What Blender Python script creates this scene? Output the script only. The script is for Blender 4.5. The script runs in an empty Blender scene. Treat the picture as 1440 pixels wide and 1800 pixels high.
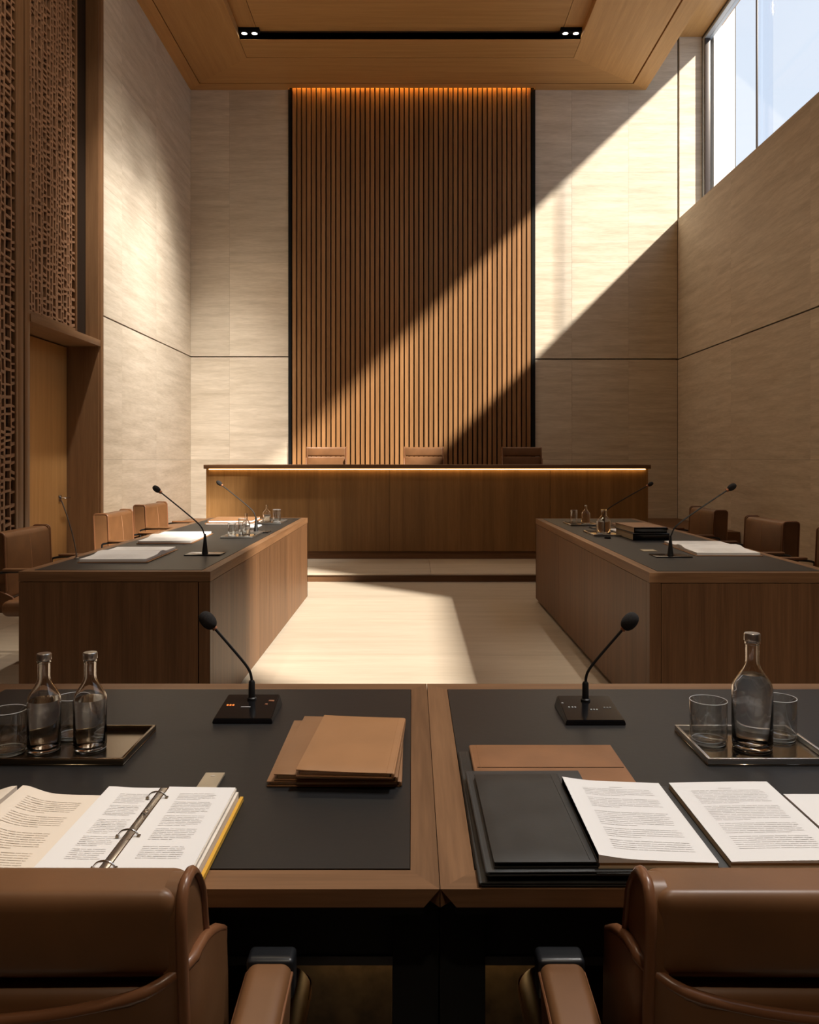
import bpy, bmesh, math, random
from mathutils import Vector, Matrix

random.seed(7)
scene = bpy.context.scene
PI = math.pi

# ------------------------------------------------------------------ camera
cam_d = bpy.data.cameras.new('camera')
cam = bpy.data.objects.new('camera', cam_d)
scene.collection.objects.link(cam)
cam.location = (0, 0, 1.30)
cam.rotation_euler = (PI / 2, 0, 0)
cam_d.sensor_fit = 'HORIZONTAL'
cam_d.sensor_width = 36
cam_d.lens = 36
cam_d.shift_x = -5 / 1440
cam_d.shift_y = -92 / 1440
cam_d.clip_start = 0.05
scene.camera = cam

# ------------------------------------------------------------------ sky, sun, exposure
world = bpy.data.worlds.new('sky')
scene.world = world
world.use_nodes = True
wn = world.node_tree
wbg = wn.nodes['Background']
wbg.inputs['Color'].default_value = (0.78, 0.87, 1.0, 1)
wbg.inputs['Strength'].default_value = 1.08

sun_d = bpy.data.lights.new('sun', 'SUN')
sun_d.energy = 11.3
sun_d.angle = math.radians(2.2)
sun_d.color = (1.0, 0.89, 0.75)
sun = bpy.data.objects.new('sun', sun_d)
scene.collection.objects.link(sun)
sun.rotation_euler = Vector((-1.0, 0.90, -0.97)).to_track_quat('-Z', 'Y').to_euler()
sun.location = (12, -6, 14)

scene.view_settings.view_transform = 'Standard'
scene.view_settings.look = 'None'
scene.view_settings.gamma = 1.0
scene.view_settings.use_curve_mapping = False
scene.view_settings.exposure = 0.0
scene.cycles.diffuse_bounces = 6
scene.cycles.max_bounces = 14
scene.cycles.transparent_max_bounces = 24
scene.cycles.sample_clamp_indirect = 6.0
scene.cycles.caustics_reflective = False
scene.cycles.caustics_refractive = False
LAMP = 1.0          # overall strength of the room's lamps and the added fill spots


def spot(name, loc, aim, watts, angle, blend=0.6, col=(1.0, 0.82, 0.60), size=0.04):
    d = bpy.data.lights.new(name, 'SPOT')
    d.energy = watts * LAMP
    d.spot_size = math.radians(angle)
    d.spot_blend = blend
    d.color = col
    d.shadow_soft_size = size
    o = bpy.data.objects.new(name, d)
    scene.collection.objects.link(o)
    o.location = loc
    o.rotation_euler = (Vector(aim) - Vector(loc)).to_track_quat('-Z', 'Y').to_euler()
    return o


def strip(name, x, y0, y1, z, watts, aim=(0, 0, -1), col=(1.0, 0.86, 0.68), w=0.05):
    """linear lamp in the ceiling coffer"""
    d = bpy.data.lights.new(name, 'AREA')
    d.shape = 'RECTANGLE'
    d.size = w
    d.size_y = y1 - y0
    d.energy = watts * LAMP
    d.color = col
    o = bpy.data.objects.new(name, d)
    scene.collection.objects.link(o)
    o.location = (x, (y0 + y1) / 2, z)
    o.rotation_euler = Vector(aim).to_track_quat('-Z', 'Y').to_euler()
    return o


# linear lamps in the two side slots of the coffer
strip('coffer_lamp', -2.33, 3.5, 9.2, 7.40, 130, (-0.25, 0, -1), (1.0, 0.82, 0.60))
for _y in (8.4, 9.4, 10.4):
    spot('wall_washer_lamp', (-2.30, _y, 7.34), (-3.6, _y + 2.0, 1.6), 200, 62, 1.0, (1.0, 0.91, 0.80), 0.08)
for _y in (8.4, 9.4, 10.4):
    spot('wall_washer_lamp', (-2.20, _y, 7.34), (-3.6, _y + 2.7, -0.9), 1750, 48, 1.0, (1.0, 0.94, 0.86), 0.08)
# downlights of the right slot: on the front desks and on the right desk
for _y in (1.6, 2.4, 3.2):
    spot('front_desk_lamp', (2.27, _y, 7.34), (-0.05 + 0.12 * _y, 1.45, 0.76), 450, 22, 0.8, (1.0, 0.95, 0.90), 0.07)
spot('right_desk_lamp', (2.27, 5.6, 7.34), (1.95, 5.3, 0.76), 560, 26, 0.9, (1.0, 0.88, 0.74), 0.07)
spot('rear_fill_spot', (1.5, -1.9, 7.34), (1.75, 3.9, 0.45), 900, 17, 0.8, (1.0, 0.84, 0.66), 0.08)  # added fill from behind the viewer for the right desk's near end, no fixture
spot('rear_fill_spot', (-1.7, -1.9, 7.34), (-1.6, 3.9, 0.5), 420, 17, 0.8, (1.0, 0.84, 0.66), 0.08)  # same added fill, weaker, for the left desk's near end
spot('rear_fill_spot', (0.2, -1.9, 7.34), (0.1, 0.7, 0.9), 380, 34, 1.0, (1.0, 0.82, 0.62), 0.10)  # added fill on the front chair backs, no fixture
spot('left_chair_fill_spot', (2.27, 5.0, 7.34), (-2.15, 5.35, 0.75), 760, 15, 0.9, (1.0, 0.86, 0.68), 0.07)  # added fill for the near left chairs, which the sun misses
spot('left_desk_lamp', (-2.30, 5.2, 7.34), (-1.9, 4.95, 0.8), 450, 26, 0.9, (1.0, 0.90, 0.78), 0.07)

# ------------------------------------------------------------------ materials
def nt(name):
    m = bpy.data.materials.new(name)
    m.use_nodes = True
    t = m.node_tree
    return m, t, t.nodes['Principled BSDF']


def plain(name, col, rough=0.5, metal=0.0, spec=0.5, noise=0.0, nscale=40, bump=0.0, coat=0.0):
    m, t, b = nt(name)
    b.inputs['Base Color'].default_value = (*col, 1)
    b.inputs['Roughness'].default_value = rough
    b.inputs['Metallic'].default_value = metal
    b.inputs['Specular IOR Level'].default_value = spec
    b.inputs['Coat Weight'].default_value = coat
    if noise or bump:
        tc = t.nodes.new('ShaderNodeTexCoord')
        n = t.nodes.new('ShaderNodeTexNoise')
        n.inputs['Scale'].default_value = nscale
        n.inputs['Detail'].default_value = 4
        t.links.new(tc.outputs['Object'], n.inputs['Vector'])
        if noise:
            r = t.nodes.new('ShaderNodeValToRGB')
            r.color_ramp.elements[0].position = 0.3
            r.color_ramp.elements[1].position = 0.7
            r.color_ramp.elements[0].color = (*[c * (1 - noise) for c in col], 1)
            r.color_ramp.elements[1].color = (*[min(1, c * (1 + noise)) for c in col], 1)
            t.links.new(n.outputs['Fac'], r.inputs['Fac'])
            t.links.new(r.outputs['Color'], b.inputs['Base Color'])
        if bump:
            n2 = t.nodes.new('ShaderNodeTexNoise')
            n2.inputs['Scale'].default_value = nscale * 12
            n2.inputs['Detail'].default_value = 3
            t.links.new(tc.outputs['Object'], n2.inputs['Vector'])
            bp = t.nodes.new('ShaderNodeBump')
            bp.inputs['Strength'].default_value = bump
            bp.inputs['Distance'].default_value = 0.0006
            t.links.new(n2.outputs['Fac'], bp.inputs['Height'])
            t.links.new(bp.outputs['Normal'], b.inputs['Normal'])
    return m


def grained(name, dark, light, grain='z', rough=0.45, scale=22.0, stretch=0.04, band=0.0, band_axis='x', bandw=0.11,
            var=0.10, contrast=(0.30, 0.72), bump=0.12):
    """wood or stone: a noise drawn out along one axis; a little tone change from piece to piece"""
    m, t, b = nt(name)
    N, L = t.nodes, t.links
    tc = N.new('ShaderNodeTexCoord')
    oi = N.new('ShaderNodeObjectInfo')
    off = N.new('ShaderNodeVectorMath'); off.operation = 'MULTIPLY_ADD'
    off.inputs[1].default_value = (7.3, 5.1, 9.7)
    cx = N.new('ShaderNodeCombineXYZ')
    for i in range(3):
        L.new(oi.outputs['Random'], cx.inputs[i])
    L.new(cx.outputs[0], off.inputs[0])
    L.new(tc.outputs['Object'], off.inputs[2])
    mp = N.new('ShaderNodeMapping')
    s = {'x': (stretch, 1, 1), 'y': (1, stretch, 1), 'z': (1, 1, stretch), 'h': (stretch, stretch, 1)}[grain]
    mp.inputs['Scale'].default_value = s
    L.new(off.outputs[0], mp.inputs['Vector'])
    n1 = N.new('ShaderNodeTexNoise')
    n1.inputs['Scale'].default_value = scale
    n1.inputs['Detail'].default_value = 8
    n1.inputs['Roughness'].default_value = 0.62
    n1.inputs['Distortion'].default_value = 0.25
    L.new(mp.outputs[0], n1.inputs['Vector'])
    n2 = N.new('ShaderNodeTexNoise')
    n2.inputs['Scale'].default_value = scale * 7
    n2.inputs['Detail'].default_value = 3
    L.new(mp.outputs[0], n2.inputs['Vector'])
    mx = N.new('ShaderNodeMix'); mx.data_type = 'FLOAT'
    mx.inputs[0].default_value = 0.30
    L.new(n1.outputs['Fac'], mx.inputs[2]); L.new(n2.outputs['Fac'], mx.inputs[3])
    r = N.new('ShaderNodeValToRGB')
    r.color_ramp.elements[0].position = contrast[0]
    r.color_ramp.elements[1].position = contrast[1]
    r.color_ramp.elements[0].color = (*dark, 1)
    r.color_ramp.elements[1].color = (*light, 1)
    L.new(mx.outputs[0], r.inputs['Fac'])
    # tone per piece (and per veneer leaf)
    val = N.new('ShaderNodeMath'); val.operation = 'MULTIPLY_ADD'
    val.inputs[1].default_value = 2 * var
    val.inputs[2].default_value = 1 - var
    L.new(oi.outputs['Random'], val.inputs[0])
    out = val.outputs[0]
    if band:
        sp = N.new('ShaderNodeSeparateXYZ')
        L.new(off.outputs[0], sp.inputs[0])
        dv = N.new('ShaderNodeMath'); dv.operation = 'DIVIDE'; dv.inputs[1].default_value = bandw
        L.new(sp.outputs['xyz'.index(band_axis)], dv.inputs[0])
        fl = N.new('ShaderNodeMath'); fl.operation = 'FLOOR'
        L.new(dv.outputs[0], fl.inputs[0])
        wnn = N.new('ShaderNodeTexWhiteNoise'); wnn.noise_dimensions = '1D'
        L.new(fl.outputs[0], wnn.inputs['W'])
        ma = N.new('ShaderNodeMath'); ma.operation = 'MULTIPLY_ADD'
        ma.inputs[1].default_value = 2 * band
        ma.inputs[2].default_value = 1 - band
        L.new(wnn.outputs['Value'], ma.inputs[0])
        mm = N.new('ShaderNodeMath'); mm.operation = 'MULTIPLY'
        L.new(out, mm.inputs[0]); L.new(ma.outputs[0], mm.inputs[1])
        out = mm.outputs[0]
    sc = N.new('ShaderNodeVectorMath'); sc.operation = 'SCALE'
    L.new(r.outputs['Color'], sc.inputs[0]); L.new(out, sc.inputs['Scale'])
    L.new(sc.outputs[0], b.inputs['Base Color'])
    b.inputs['Roughness'].default_value = rough
    b.inputs['Specular IOR Level'].default_value = 0.32
    if bump:
        bp = N.new('ShaderNodeBump')
        bp.inputs['Strength'].default_value = bump
        bp.inputs['Distance'].default_value = 0.002
        L.new(mx.outputs[0], bp.inputs['Height'])
        L.new(bp.outputs['Normal'], b.inputs['Normal'])
    return m


def emit(name, col, s):
    m = bpy.data.materials.new(name)
    m.use_nodes = True
    t = m.node_tree
    for n in list(t.nodes):
        t.nodes.remove(n)
    e = t.nodes.new('ShaderNodeEmission')
    e.inputs[0].default_value = (*col, 1)
    e.inputs[1].default_value = s
    o = t.nodes.new('ShaderNodeOutputMaterial')
    t.links.new(e.outputs[0], o.inputs[0])
    return m


def thin_glass(name, tint=(0.97, 0.985, 0.99), refl=0.06, rim=0.75):
    m = bpy.data.materials.new(name)
    m.use_nodes = True
    t = m.node_tree
    for n in list(t.nodes):
        t.nodes.remove(n)
    tr = t.nodes.new('ShaderNodeBsdfTransparent'); tr.inputs[0].default_value = (*tint, 1)
    gl = t.nodes.new('ShaderNodeBsdfGlossy'); gl.inputs['Roughness'].default_value = 0.02
    lw = t.nodes.new('ShaderNodeLayerWeight'); lw.inputs['Blend'].default_value = 0.35
    mr = t.nodes.new('ShaderNodeMapRange')
    mr.inputs['To Min'].default_value = refl
    mr.inputs['To Max'].default_value = rim
    t.links.new(lw.outputs['Facing'], mr.inputs['Value'])
    mx = t.nodes.new('ShaderNodeMixShader')
    t.links.new(mr.outputs[0], mx.inputs[0])
    t.links.new(tr.outputs[0], mx.inputs[1]); t.links.new(gl.outputs[0], mx.inputs[2])
    o = t.nodes.new('ShaderNodeOutputMaterial')
    t.links.new(mx.outputs[0], o.inputs[0])
    return m


def clear(name, ior=1.45, col=(1, 1, 1)):
    m, t, b = nt(name)
    b.inputs['Base Color'].default_value = (*col, 1)
    b.inputs['Roughness'].default_value = 0.0
    b.inputs['IOR'].default_value = ior
    b.inputs['Transmission Weight'].default_value = 1.0
    return m


WD, WL = (0.090, 0.042, 0.018), (0.200, 0.100, 0.046)       # walnut of the desks
CD, CL = (0.44, 0.238, 0.082), (0.60, 0.345, 0.135)          # lighter veneer of ceiling, door, bench
M = {}
M['walnut_x'] = grained('walnut_grain_x', WD, WL, 'x')
M['walnut_y'] = grained('walnut_grain_y', WD, WL, 'y')
M['walnut_z'] = grained('walnut_grain_z', WD, WL, 'z', band=0.10, band_axis='x', bandw=0.19)
M['walnut_side'] = grained('walnut_side_leaves', WD, WL, 'z', band=0.08, band_axis='y', bandw=0.31)
M['top_x'] = grained('table_walnut_x', (0.115, 0.055, 0.024), (0.27, 0.142, 0.068), 'x', rough=0.46)
M['top_y'] = grained('table_walnut_y', (0.115, 0.055, 0.024), (0.27, 0.142, 0.068), 'y', rough=0.46)
M['oak_x'] = grained('ceiling_veneer_x', CD, CL, 'x', rough=0.5, scale=14)
M['oak_y'] = grained('ceiling_veneer_y', CD, CL, 'y', rough=0.5, scale=14)
M['door_wood'] = grained('door_veneer', (0.34, 0.17, 0.055), (0.47, 0.255, 0.095), 'z', band=0.06, band_axis='y', bandw=0.1)
M['bench_wood'] = grained('bench_veneer', (0.17, 0.085, 0.028), (0.27, 0.145, 0.055), 'z', band=0.10, band_axis='x', bandw=0.14, var=0.04)
M['frame_wood'] = grained('portal_wood', (0.135, 0.066, 0.028), (0.22, 0.115, 0.052), 'z', var=0.05)
M['frame_wood_y'] = grained('portal_wood_y', (0.135, 0.066, 0.028), (0.22, 0.115, 0.052), 'y', var=0.05)
M['slat'] = grained('slat_wood', (0.22, 0.105, 0.040), (0.38, 0.20, 0.085), 'z', scale=30, var=0.16)
M['lattice'] = plain('lattice_wood', (0.27, 0.145, 0.078), 0.5, noise=0.2, nscale=9)
M['stone'] = grained('travertine', (0.46, 0.385, 0.285), (0.75, 0.665, 0.545), 'h', rough=0.6, scale=12, stretch=0.09, var=0.06,
                     contrast=(0.27, 0.70), bump=0.05)
M['floor'] = grained('floor_travertine', (0.47, 0.40, 0.31), (0.65, 0.57, 0.465), 'x', rough=0.42, scale=8, stretch=0.10, var=0.03,
                     contrast=(0.25, 0.75), bump=0.03)
M['slotbrown'] = plain('dark_slot_veneer', (0.045, 0.022, 0.009), 0.6)
M['joint'] = plain('dark_joint', (0.05, 0.04, 0.03), 0.8)
M['grout'] = plain('pale_grout', (0.36, 0.30, 0.22), 0.9)
M['dark'] = plain('blackened_wood', (0.018, 0.012, 0.008), 0.6, noise=0.2)
M['darkbrown'] = plain('dark_brown_panel', (0.018, 0.009, 0.004), 0.8, spec=0.15)
M['black'] = plain('black_paint', (0.004, 0.004, 0.004), 0.7, spec=0.2)
M['pad'] = plain('black_leather_inlay', (0.0085, 0.0085, 0.0092), 0.44, noise=0.12, nscale=6, bump=0.25)
M['leather'] = plain('brown_leather', (0.180, 0.082, 0.033), 0.42, noise=0.16, nscale=7, bump=0.25)
M['leather_edge'] = plain('brown_leather_piping', (0.20, 0.085, 0.038), 0.32)
M['seam'] = plain('leather_seam', (0.42, 0.22, 0.12), 0.5)
M['blackcap'] = plain('black_armrest_plastic', (0.010, 0.011, 0.013), 0.38)
M['chrome'] = plain('polished_steel', (0.68, 0.66, 0.63), 0.20, metal=1)
M['bronze'] = plain('dark_bronze', (0.20, 0.155, 0.105), 0.22, metal=1)
M['mirror'] = plain('tray_mirror', (0.55, 0.50, 0.43), 0.12, metal=1)
M['gloss'] = plain('gloss_black', (0.006, 0.006, 0.007), 0.14)
M['matte'] = plain('matt_black_stem', (0.010, 0.010, 0.010), 0.45)
M['foam'] = plain('microphone_foam', (0.022, 0.019, 0.018), 0.95, noise=0.3, nscale=300, bump=0.8)
M['greystem'] = plain('brushed_grey_stem', (0.30, 0.27, 0.24), 0.35, metal=0.8)
M['tan'] = plain('tan_leather', (0.37, 0.185, 0.080), 0.46, noise=0.07, nscale=9, bump=0.15)
M['tan2'] = plain('tan_leather_dull', (0.27, 0.135, 0.060), 0.5, noise=0.07, nscale=9, bump=0.15)
M['cognac'] = plain('cognac_leather', (0.25, 0.112, 0.046), 0.5, noise=0.15, nscale=12, bump=0.2)
M['folio'] = plain('black_folio_leather', (0.022, 0.022, 0.021), 0.5, noise=0.35, nscale=14, bump=0.2)
M['foliogrey'] = plain('grey_black_leather', (0.035, 0.037, 0.038), 0.5)
M['paper'] = plain('white_paper', (0.84, 0.83, 0.82), 0.7)
M['cream'] = plain('cream_paper', (0.82, 0.73, 0.62), 0.7)
M['block'] = grained('page_edges', (0.55, 0.42, 0.26), (0.78, 0.66, 0.48), 'h', rough=0.8, scale=400, stretch=0.01)
M['whiteblock'] = grained('white_page_edges', (0.62, 0.55, 0.46), (0.86, 0.80, 0.72), 'h', rough=0.8, scale=500, stretch=0.01)
M['yellow'] = plain('yellow_cover', (0.72, 0.40, 0.045), 0.5)
M['ink'] = plain('grey_print', (0.64, 0.62, 0.61), 0.8)
M['inkdark'] = plain('dark_print', (0.52, 0.45, 0.37), 0.8)
M['tag'] = plain('pale_metal_tag', (0.55, 0.47, 0.34), 0.35, metal=0.5)
M['glass'] = thin_glass('drinking_glass', (0.98, 0.99, 0.99), 0.06, 0.80)
M['bottle'] = clear('bottle_glass', 1.45)
M['cap'] = plain('bottle_cap_metal', (0.80, 0.79, 0.77), 0.28, metal=1)
M['pane'] = thin_glass('window_glass', (0.99, 0.995, 1.0), 0.02, 0.10)
M['water'] = clear('water', 1.33, (0.97, 0.99, 1.0))
M['baseglass'] = thin_glass('thick_glass', (0.95, 0.97, 0.97), 0.16, 0.85)
M['glass_highlight'] = plain('painted_glass_highlight', (0.72, 0.73, 0.74), 0.08, spec=1.0)  # pale opaque colour standing in for highlights on glass rims and bases
M['fin'] = thin_glass('glass_fin', (0.93, 0.95, 0.98), 0.02, 0.08)
M['frame_dark'] = plain('dark_window_frame', (0.045, 0.032, 0.026), 0.4)
M['frame_light'] = plain('pale_aluminium', (0.55, 0.60, 0.66), 0.45, metal=0.2)
M['white'] = plain('white_render', (0.82, 0.81, 0.78), 0.8)
M['led'] = emit('warm_led', (1.0, 0.58, 0.20), 7)
M['led_slot'] = emit('amber_led', (1.0, 0.50, 0.08), 75)
M['led_desk'] = emit('desk_led', (1.0, 0.62, 0.25), 10)
M['lampface'] = emit('downlight_lens', (1.0, 0.88, 0.70), 12)
M['redled'] = emit('orange_indicator', (1.0, 0.20, 0.04), 2.0)
M['mark'] = plain('white_marking', (0.45, 0.45, 0.45), 0.6)
M['brass'] = plain('brass_ring', (0.40, 0.16, 0.08), 0.4, metal=0.6)

# ------------------------------------------------------------------ mesh helpers
def B():
    return bmesh.new()


def box(bm, x0, x1, y0, y1, z0, z1, bev=0.0, seg=2):
    g = bmesh.ops.create_cube(bm, size=1.0)
    vs = g['verts']
    for v in vs:
        v.co = Vector(((x0 + x1) / 2 + v.co.x * (x1 - x0), (y0 + y1) / 2 + v.co.y * (y1 - y0), (z0 + z1) / 2 + v.co.z * (z1 - z0)))
    if bev:
        es = list({e for v in vs for e in v.link_edges})
        bmesh.ops.bevel(bm, geom=es, offset=bev, segments=seg, profile=0.5, affect='EDGES', clamp_overlap=True)
    return bm


def prism(bm, pts, z0, z1, axis='z'):
    """polygon pts extruded along an axis; pts given in the two other axes"""
    def P(a, b, c):
        return {'z': (a, b, c), 'y': (a, c, b), 'x': (c, a, b)}[axis]
    lo = [bm.verts.new(P(a, b, z0)) for a, b in pts]
    hi = [bm.verts.new(P(a, b, z1)) for a, b in pts]
    n = len(pts)
    bm.faces.new(lo); bm.faces.new(hi)
    for i in range(n):
        bm.faces.new((lo[i], lo[(i + 1) % n], hi[(i + 1) % n], hi[i]))
    bmesh.ops.recalc_face_normals(bm, faces=bm.faces)
    return bm


def lathe(bm, prof, n=32, c=(0, 0, 0), cap=True):
    rings = []
    for r, z in prof:
        if r < 1e-6:
            rings.append([bm.verts.new((c[0], c[1], c[2] + z))])
        else:
            rings.append([bm.verts.new((c[0] + r * math.cos(2 * PI * i / n), c[1] + r * math.sin(2 * PI * i / n), c[2] + z)) for i in range(n)])
    for a, b in zip(rings, rings[1:]):
        for i in range(n):
            j = (i + 1) % n
            if len(a) == 1 and len(b) == 1:
                continue
            if len(a) == 1:
                bm.faces.new((a[0], b[i], b[j]))
            elif len(b) == 1:
                bm.faces.new((a[i], a[j], b[0]))
            else:
                bm.faces.new((a[i], a[j], b[j], b[i]))
    if cap:
        for rg, in ((rings[0],), (rings[-1],)):
            if len(rg) > 2:
                bm.faces.new(rg)
    bmesh.ops.recalc_face_normals(bm, faces=bm.faces)
    return bm


def smooth_path(pts, k=6, closed=False):
    P = [Vector(p) for p in pts]
    n = len(P)
    out = []
    rng = range(n if closed else n - 1)
    for i in rng:
        p0 = P[(i - 1) % n] if closed or i > 0 else P[0]
        p1, p2 = P[i], P[(i + 1) % n]
        p3 = P[(i + 2) % n] if closed or i + 2 < n else P[-1]
        for j in range(k):
            t = j / k
            out.append(0.5 * ((2 * p1) + (p2 - p0) * t + (2 * p0 - 5 * p1 + 4 * p2 - p3) * t * t + (3 * p1 - p0 - 3 * p2 + p3) * t ** 3))
    if not closed:
        out.append(P[-1])
    return out


def tube(bm, pts, r, n=8, closed=False):
    """pts: points; r: a radius or one per point"""
    P = [Vector(p) for p in pts]
    m = len(P)
    R = r if isinstance(r, (list, tuple)) else [r] * m
    rings = []
    ref = None
    for i, p in enumerate(P):
        if closed:
            d = P[(i + 1) % m] - P[(i - 1) % m]
        else:
            d = P[min(i + 1, m - 1)] - P[max(i - 1, 0)]
        d.normalize()
        if ref is None:
            ref = d.orthogonal().normalized()
        ref = (ref - d * ref.dot(d)).normalized()
        q = d.cross(ref)
        rings.append([bm.verts.new(p + (ref * math.cos(2 * PI * k / n) + q * math.sin(2 * PI * k / n)) * R[i]) for k in range(n)])
    for i in range(m if closed else m - 1):
        a, b = rings[i], rings[(i + 1) % m]
        for k in range(n):
            bm.faces.new((a[k], a[(k + 1) % n], b[(k + 1) % n], b[k]))
    if not closed:
        bm.faces.new(rings[0]); bm.faces.new(rings[-1])
    bmesh.ops.recalc_face_normals(bm, faces=bm.faces)
    return bm


def softbox(bm, lo, hi, r, deform=None, nr=4, nm=6):
    """a box with rounded edges of radius r, gridded, then bent by deform(co)"""
    lo, hi = Vector(lo), Vector(hi)
    c = (lo + hi) / 2
    h = (hi - lo) / 2
    ax = []
    for i in range(3):
        rr = min(r, h[i] * 0.98)
        a = [h[i] - rr + rr * math.tan(PI / 4 * (k / nr)) for k in range(nr + 1)]
        mid = [-(h[i] - rr) + 2 * (h[i] - rr) * k / nm for k in range(1, nm)]
        ax.append([-v for v in reversed(a)] + mid + a)
    vm = {}

    def V(i, j, k):
        key = (i, j, k)
        if key not in vm:
            p = Vector((ax[0][i], ax[1][j], ax[2][k]))
            q = Vector([max(-(h[t] - min(r, h[t] * 0.98)), min(h[t] - min(r, h[t] * 0.98), p[t])) for t in range(3)])
            d = p - q
            if d.length > 1e-9:
                rr = min(r, min(h) * 0.98)
                e = d.normalized()
                p = q + Vector((e.x * min(r, h[0] * .98), e.y * min(r, h[1] * .98), e.z * min(r, h[2] * .98)))
            p = p + c
            if deform:
                p = Vector(deform(p))
            vm[key] = bm.verts.new(p)
        return vm[key]
    n = [len(a) - 1 for a in ax]
    for a, b, cc in ((0, 1, 2), (1, 2, 0), (2, 0, 1)):
        for side in (0, n[cc]):
            for i in range(n[a]):
                for j in range(n[b]):
                    q = []
                    for di, dj in ((0, 0), (1, 0), (1, 1), (0, 1)):
                        idx = [0, 0, 0]
                        idx[a] = i + di; idx[b] = j + dj; idx[cc] = side
                        q.append(V(*idx))
                    if side == 0:
                        q.reverse()
                    bm.faces.new(q)
    bmesh.ops.recalc_face_normals(bm, faces=bm.faces)
    return bm


def obj(name, bm, mat, parent=None, flat=False, ang=38):
    me = bpy.data.meshes.new(name)
    bm.to_mesh(me)
    bm.free()
    me.materials.append(mat)
    if not flat:
        for p in me.polygons:
            p.use_smooth = True
        me.set_sharp_from_angle(angle=math.radians(ang))
    o = bpy.data.objects.new(name, me)
    scene.collection.objects.link(o)
    if parent:
        o.parent = parent
    return o


def again(o, parent=None, loc=None, mat=None):
    c = o.copy()
    scene.collection.objects.link(c)
    if parent:
        c.parent = parent
    if loc is not None:
        c.location = loc
    return c


def thing(name, label, cat, loc=(0, 0, 0), rz=0.0, group=None):
    o = bpy.data.objects.new(name, None)
    o.empty_display_size = 0.05
    scene.collection.objects.link(o)
    o.location = loc
    o.rotation_euler = (0, 0, rz)
    o['label'] = label
    o['category'] = cat
    if group:
        o['group'] = group
    return o


def tag(o, label, cat, group=None):
    o['label'] = label
    o['category'] = cat
    if group:
        o['group'] = group
    return o


def copy_tree(o, parent=None):
    c = o.copy()
    scene.collection.objects.link(c)
    if parent:
        c.parent = parent
    for ch in list(o.children):
        copy_tree(ch, c)
    return c


def struct(name, bm, mat, label=None, **k):
    o = obj(name, bm, mat, **k)
    o['kind'] = 'structure'
    if label:
        o['label'] = label
        o['category'] = name.split('_')[0]
    return o


# ================================================================== SETTING
Y1 = 13.30          # face of the far wall
XL, XR = -3.60, 4.31
ZC = 7.30           # wooden ceiling
YR = -2.6           # rear wall, behind the camera

# ---- floor
fl = struct('floor', box(B(), -4.6, 4.9, YR, 13.8, -0.25, -0.012), M['grout'], 'pale travertine floor of large slabs between the desks')
ys = [YR + 1.0 * i for i in range(12)]
ys = [-2.6, -1.1, 0.4, 1.9, 3.2, 4.45, 5.45, 6.6, 7.65, 8.72]
xs = [-4.2, -3.15, -1.30, 1.60, 4.31]
for j in range(len(ys) - 1):
    for i in range(len(xs) - 1):
        g = 0.0012
        if ys[j] < -0.5 or (ys[j] < 0.0 and j < 1):
            continue
        obj('floor_slab', box(B(), xs[i] + g, xs[i + 1] - g, ys[j] + g, ys[j + 1] - g, -0.012, 0.0), M['floor'], fl, flat=True)

obj('rear_dark_floor', box(B(), -4.15, 4.31, YR, 0.399, -0.012, 0.0), M['darkbrown'], fl)  # unseen floor made dark to cut bounce onto the chair backs

# ---- far wall (stone left and right of the slatted panel)
wb = struct('wall_back', box(B(), -4.6, 5.3, 13.42, 13.8, -0.25, 9.4), M['joint'], 'far wall clad in pale travertine panels beside the slatted panel')


def panels(parent, plane, cols, rows, face, back, skip=None):
    for i in range(len(cols)):
        for j in range(len(rows)):
            a0, a1 = cols[i]
            z0, z1 = rows[j]
            g = 0.0009
            if plane == 'y':
                bm = box(B(), a0 + g, a1 - g, min(face, back), max(face, back), z0 + g, z1 - g)
            else:
                bm = box(B(), min(face, back), max(face, back), a0 + g, a1 - g, z0 + g, z1 - g)
            obj('stone_panel', bm, M['stone'], parent, flat=True)


rowsA = [(0.0, 1.30), (1.30, 2.962), (2.980, 4.50), (4.50, 5.97), (5.97, 7.45)]
panels(wb, 'y', [(-3.60, -2.97), (-2.97, -2.014)], rowsA, Y1, 13.42)
rowsB = [(0.0, 1.30), (1.30, 2.925), (2.943, 4.50), (4.50, 5.97), (5.97, 7.30), (7.30, 8.30)]
panels(wb, 'y', [(1.996, 2.59), (2.59, 3.51), (3.51, 4.305)], rowsB, Y1, 13.42)
panels(wb, 'y', [(4.335, 4.70)], [(5.0, 8.30)], Y1 - 0.004, 13.42)

# ---- left wall: stone beyond the portal, timber in front of it
wl = struct('wall_left', box(B(), -4.6, -3.63, 9.5, 13.5, -0.25, 8.6), M['joint'], 'pale travertine wall on the left beyond the timber portal')
panels(wl, 'x', [(9.50, 10.16), (10.16, 11.52), (11.52, 13.30)],
       [(0.0, 1.30), (1.30, 2.966), (2.984, 4.50), (4.50, 5.97), (5.97, 7.45)], XL, XL - 0.03)
wl2 = struct('trim_1', box(B(), -4.6, -4.15, YR, 9.5, -0.25, 8.6), M['darkbrown'], 'dark timber backing of the left wall')
struct('trim_2', box(B(), -4.15, -3.6, YR, 5.2, 0, 8.6), M['frame_wood'], 'timber lining of the left wall near the viewer')
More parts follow.
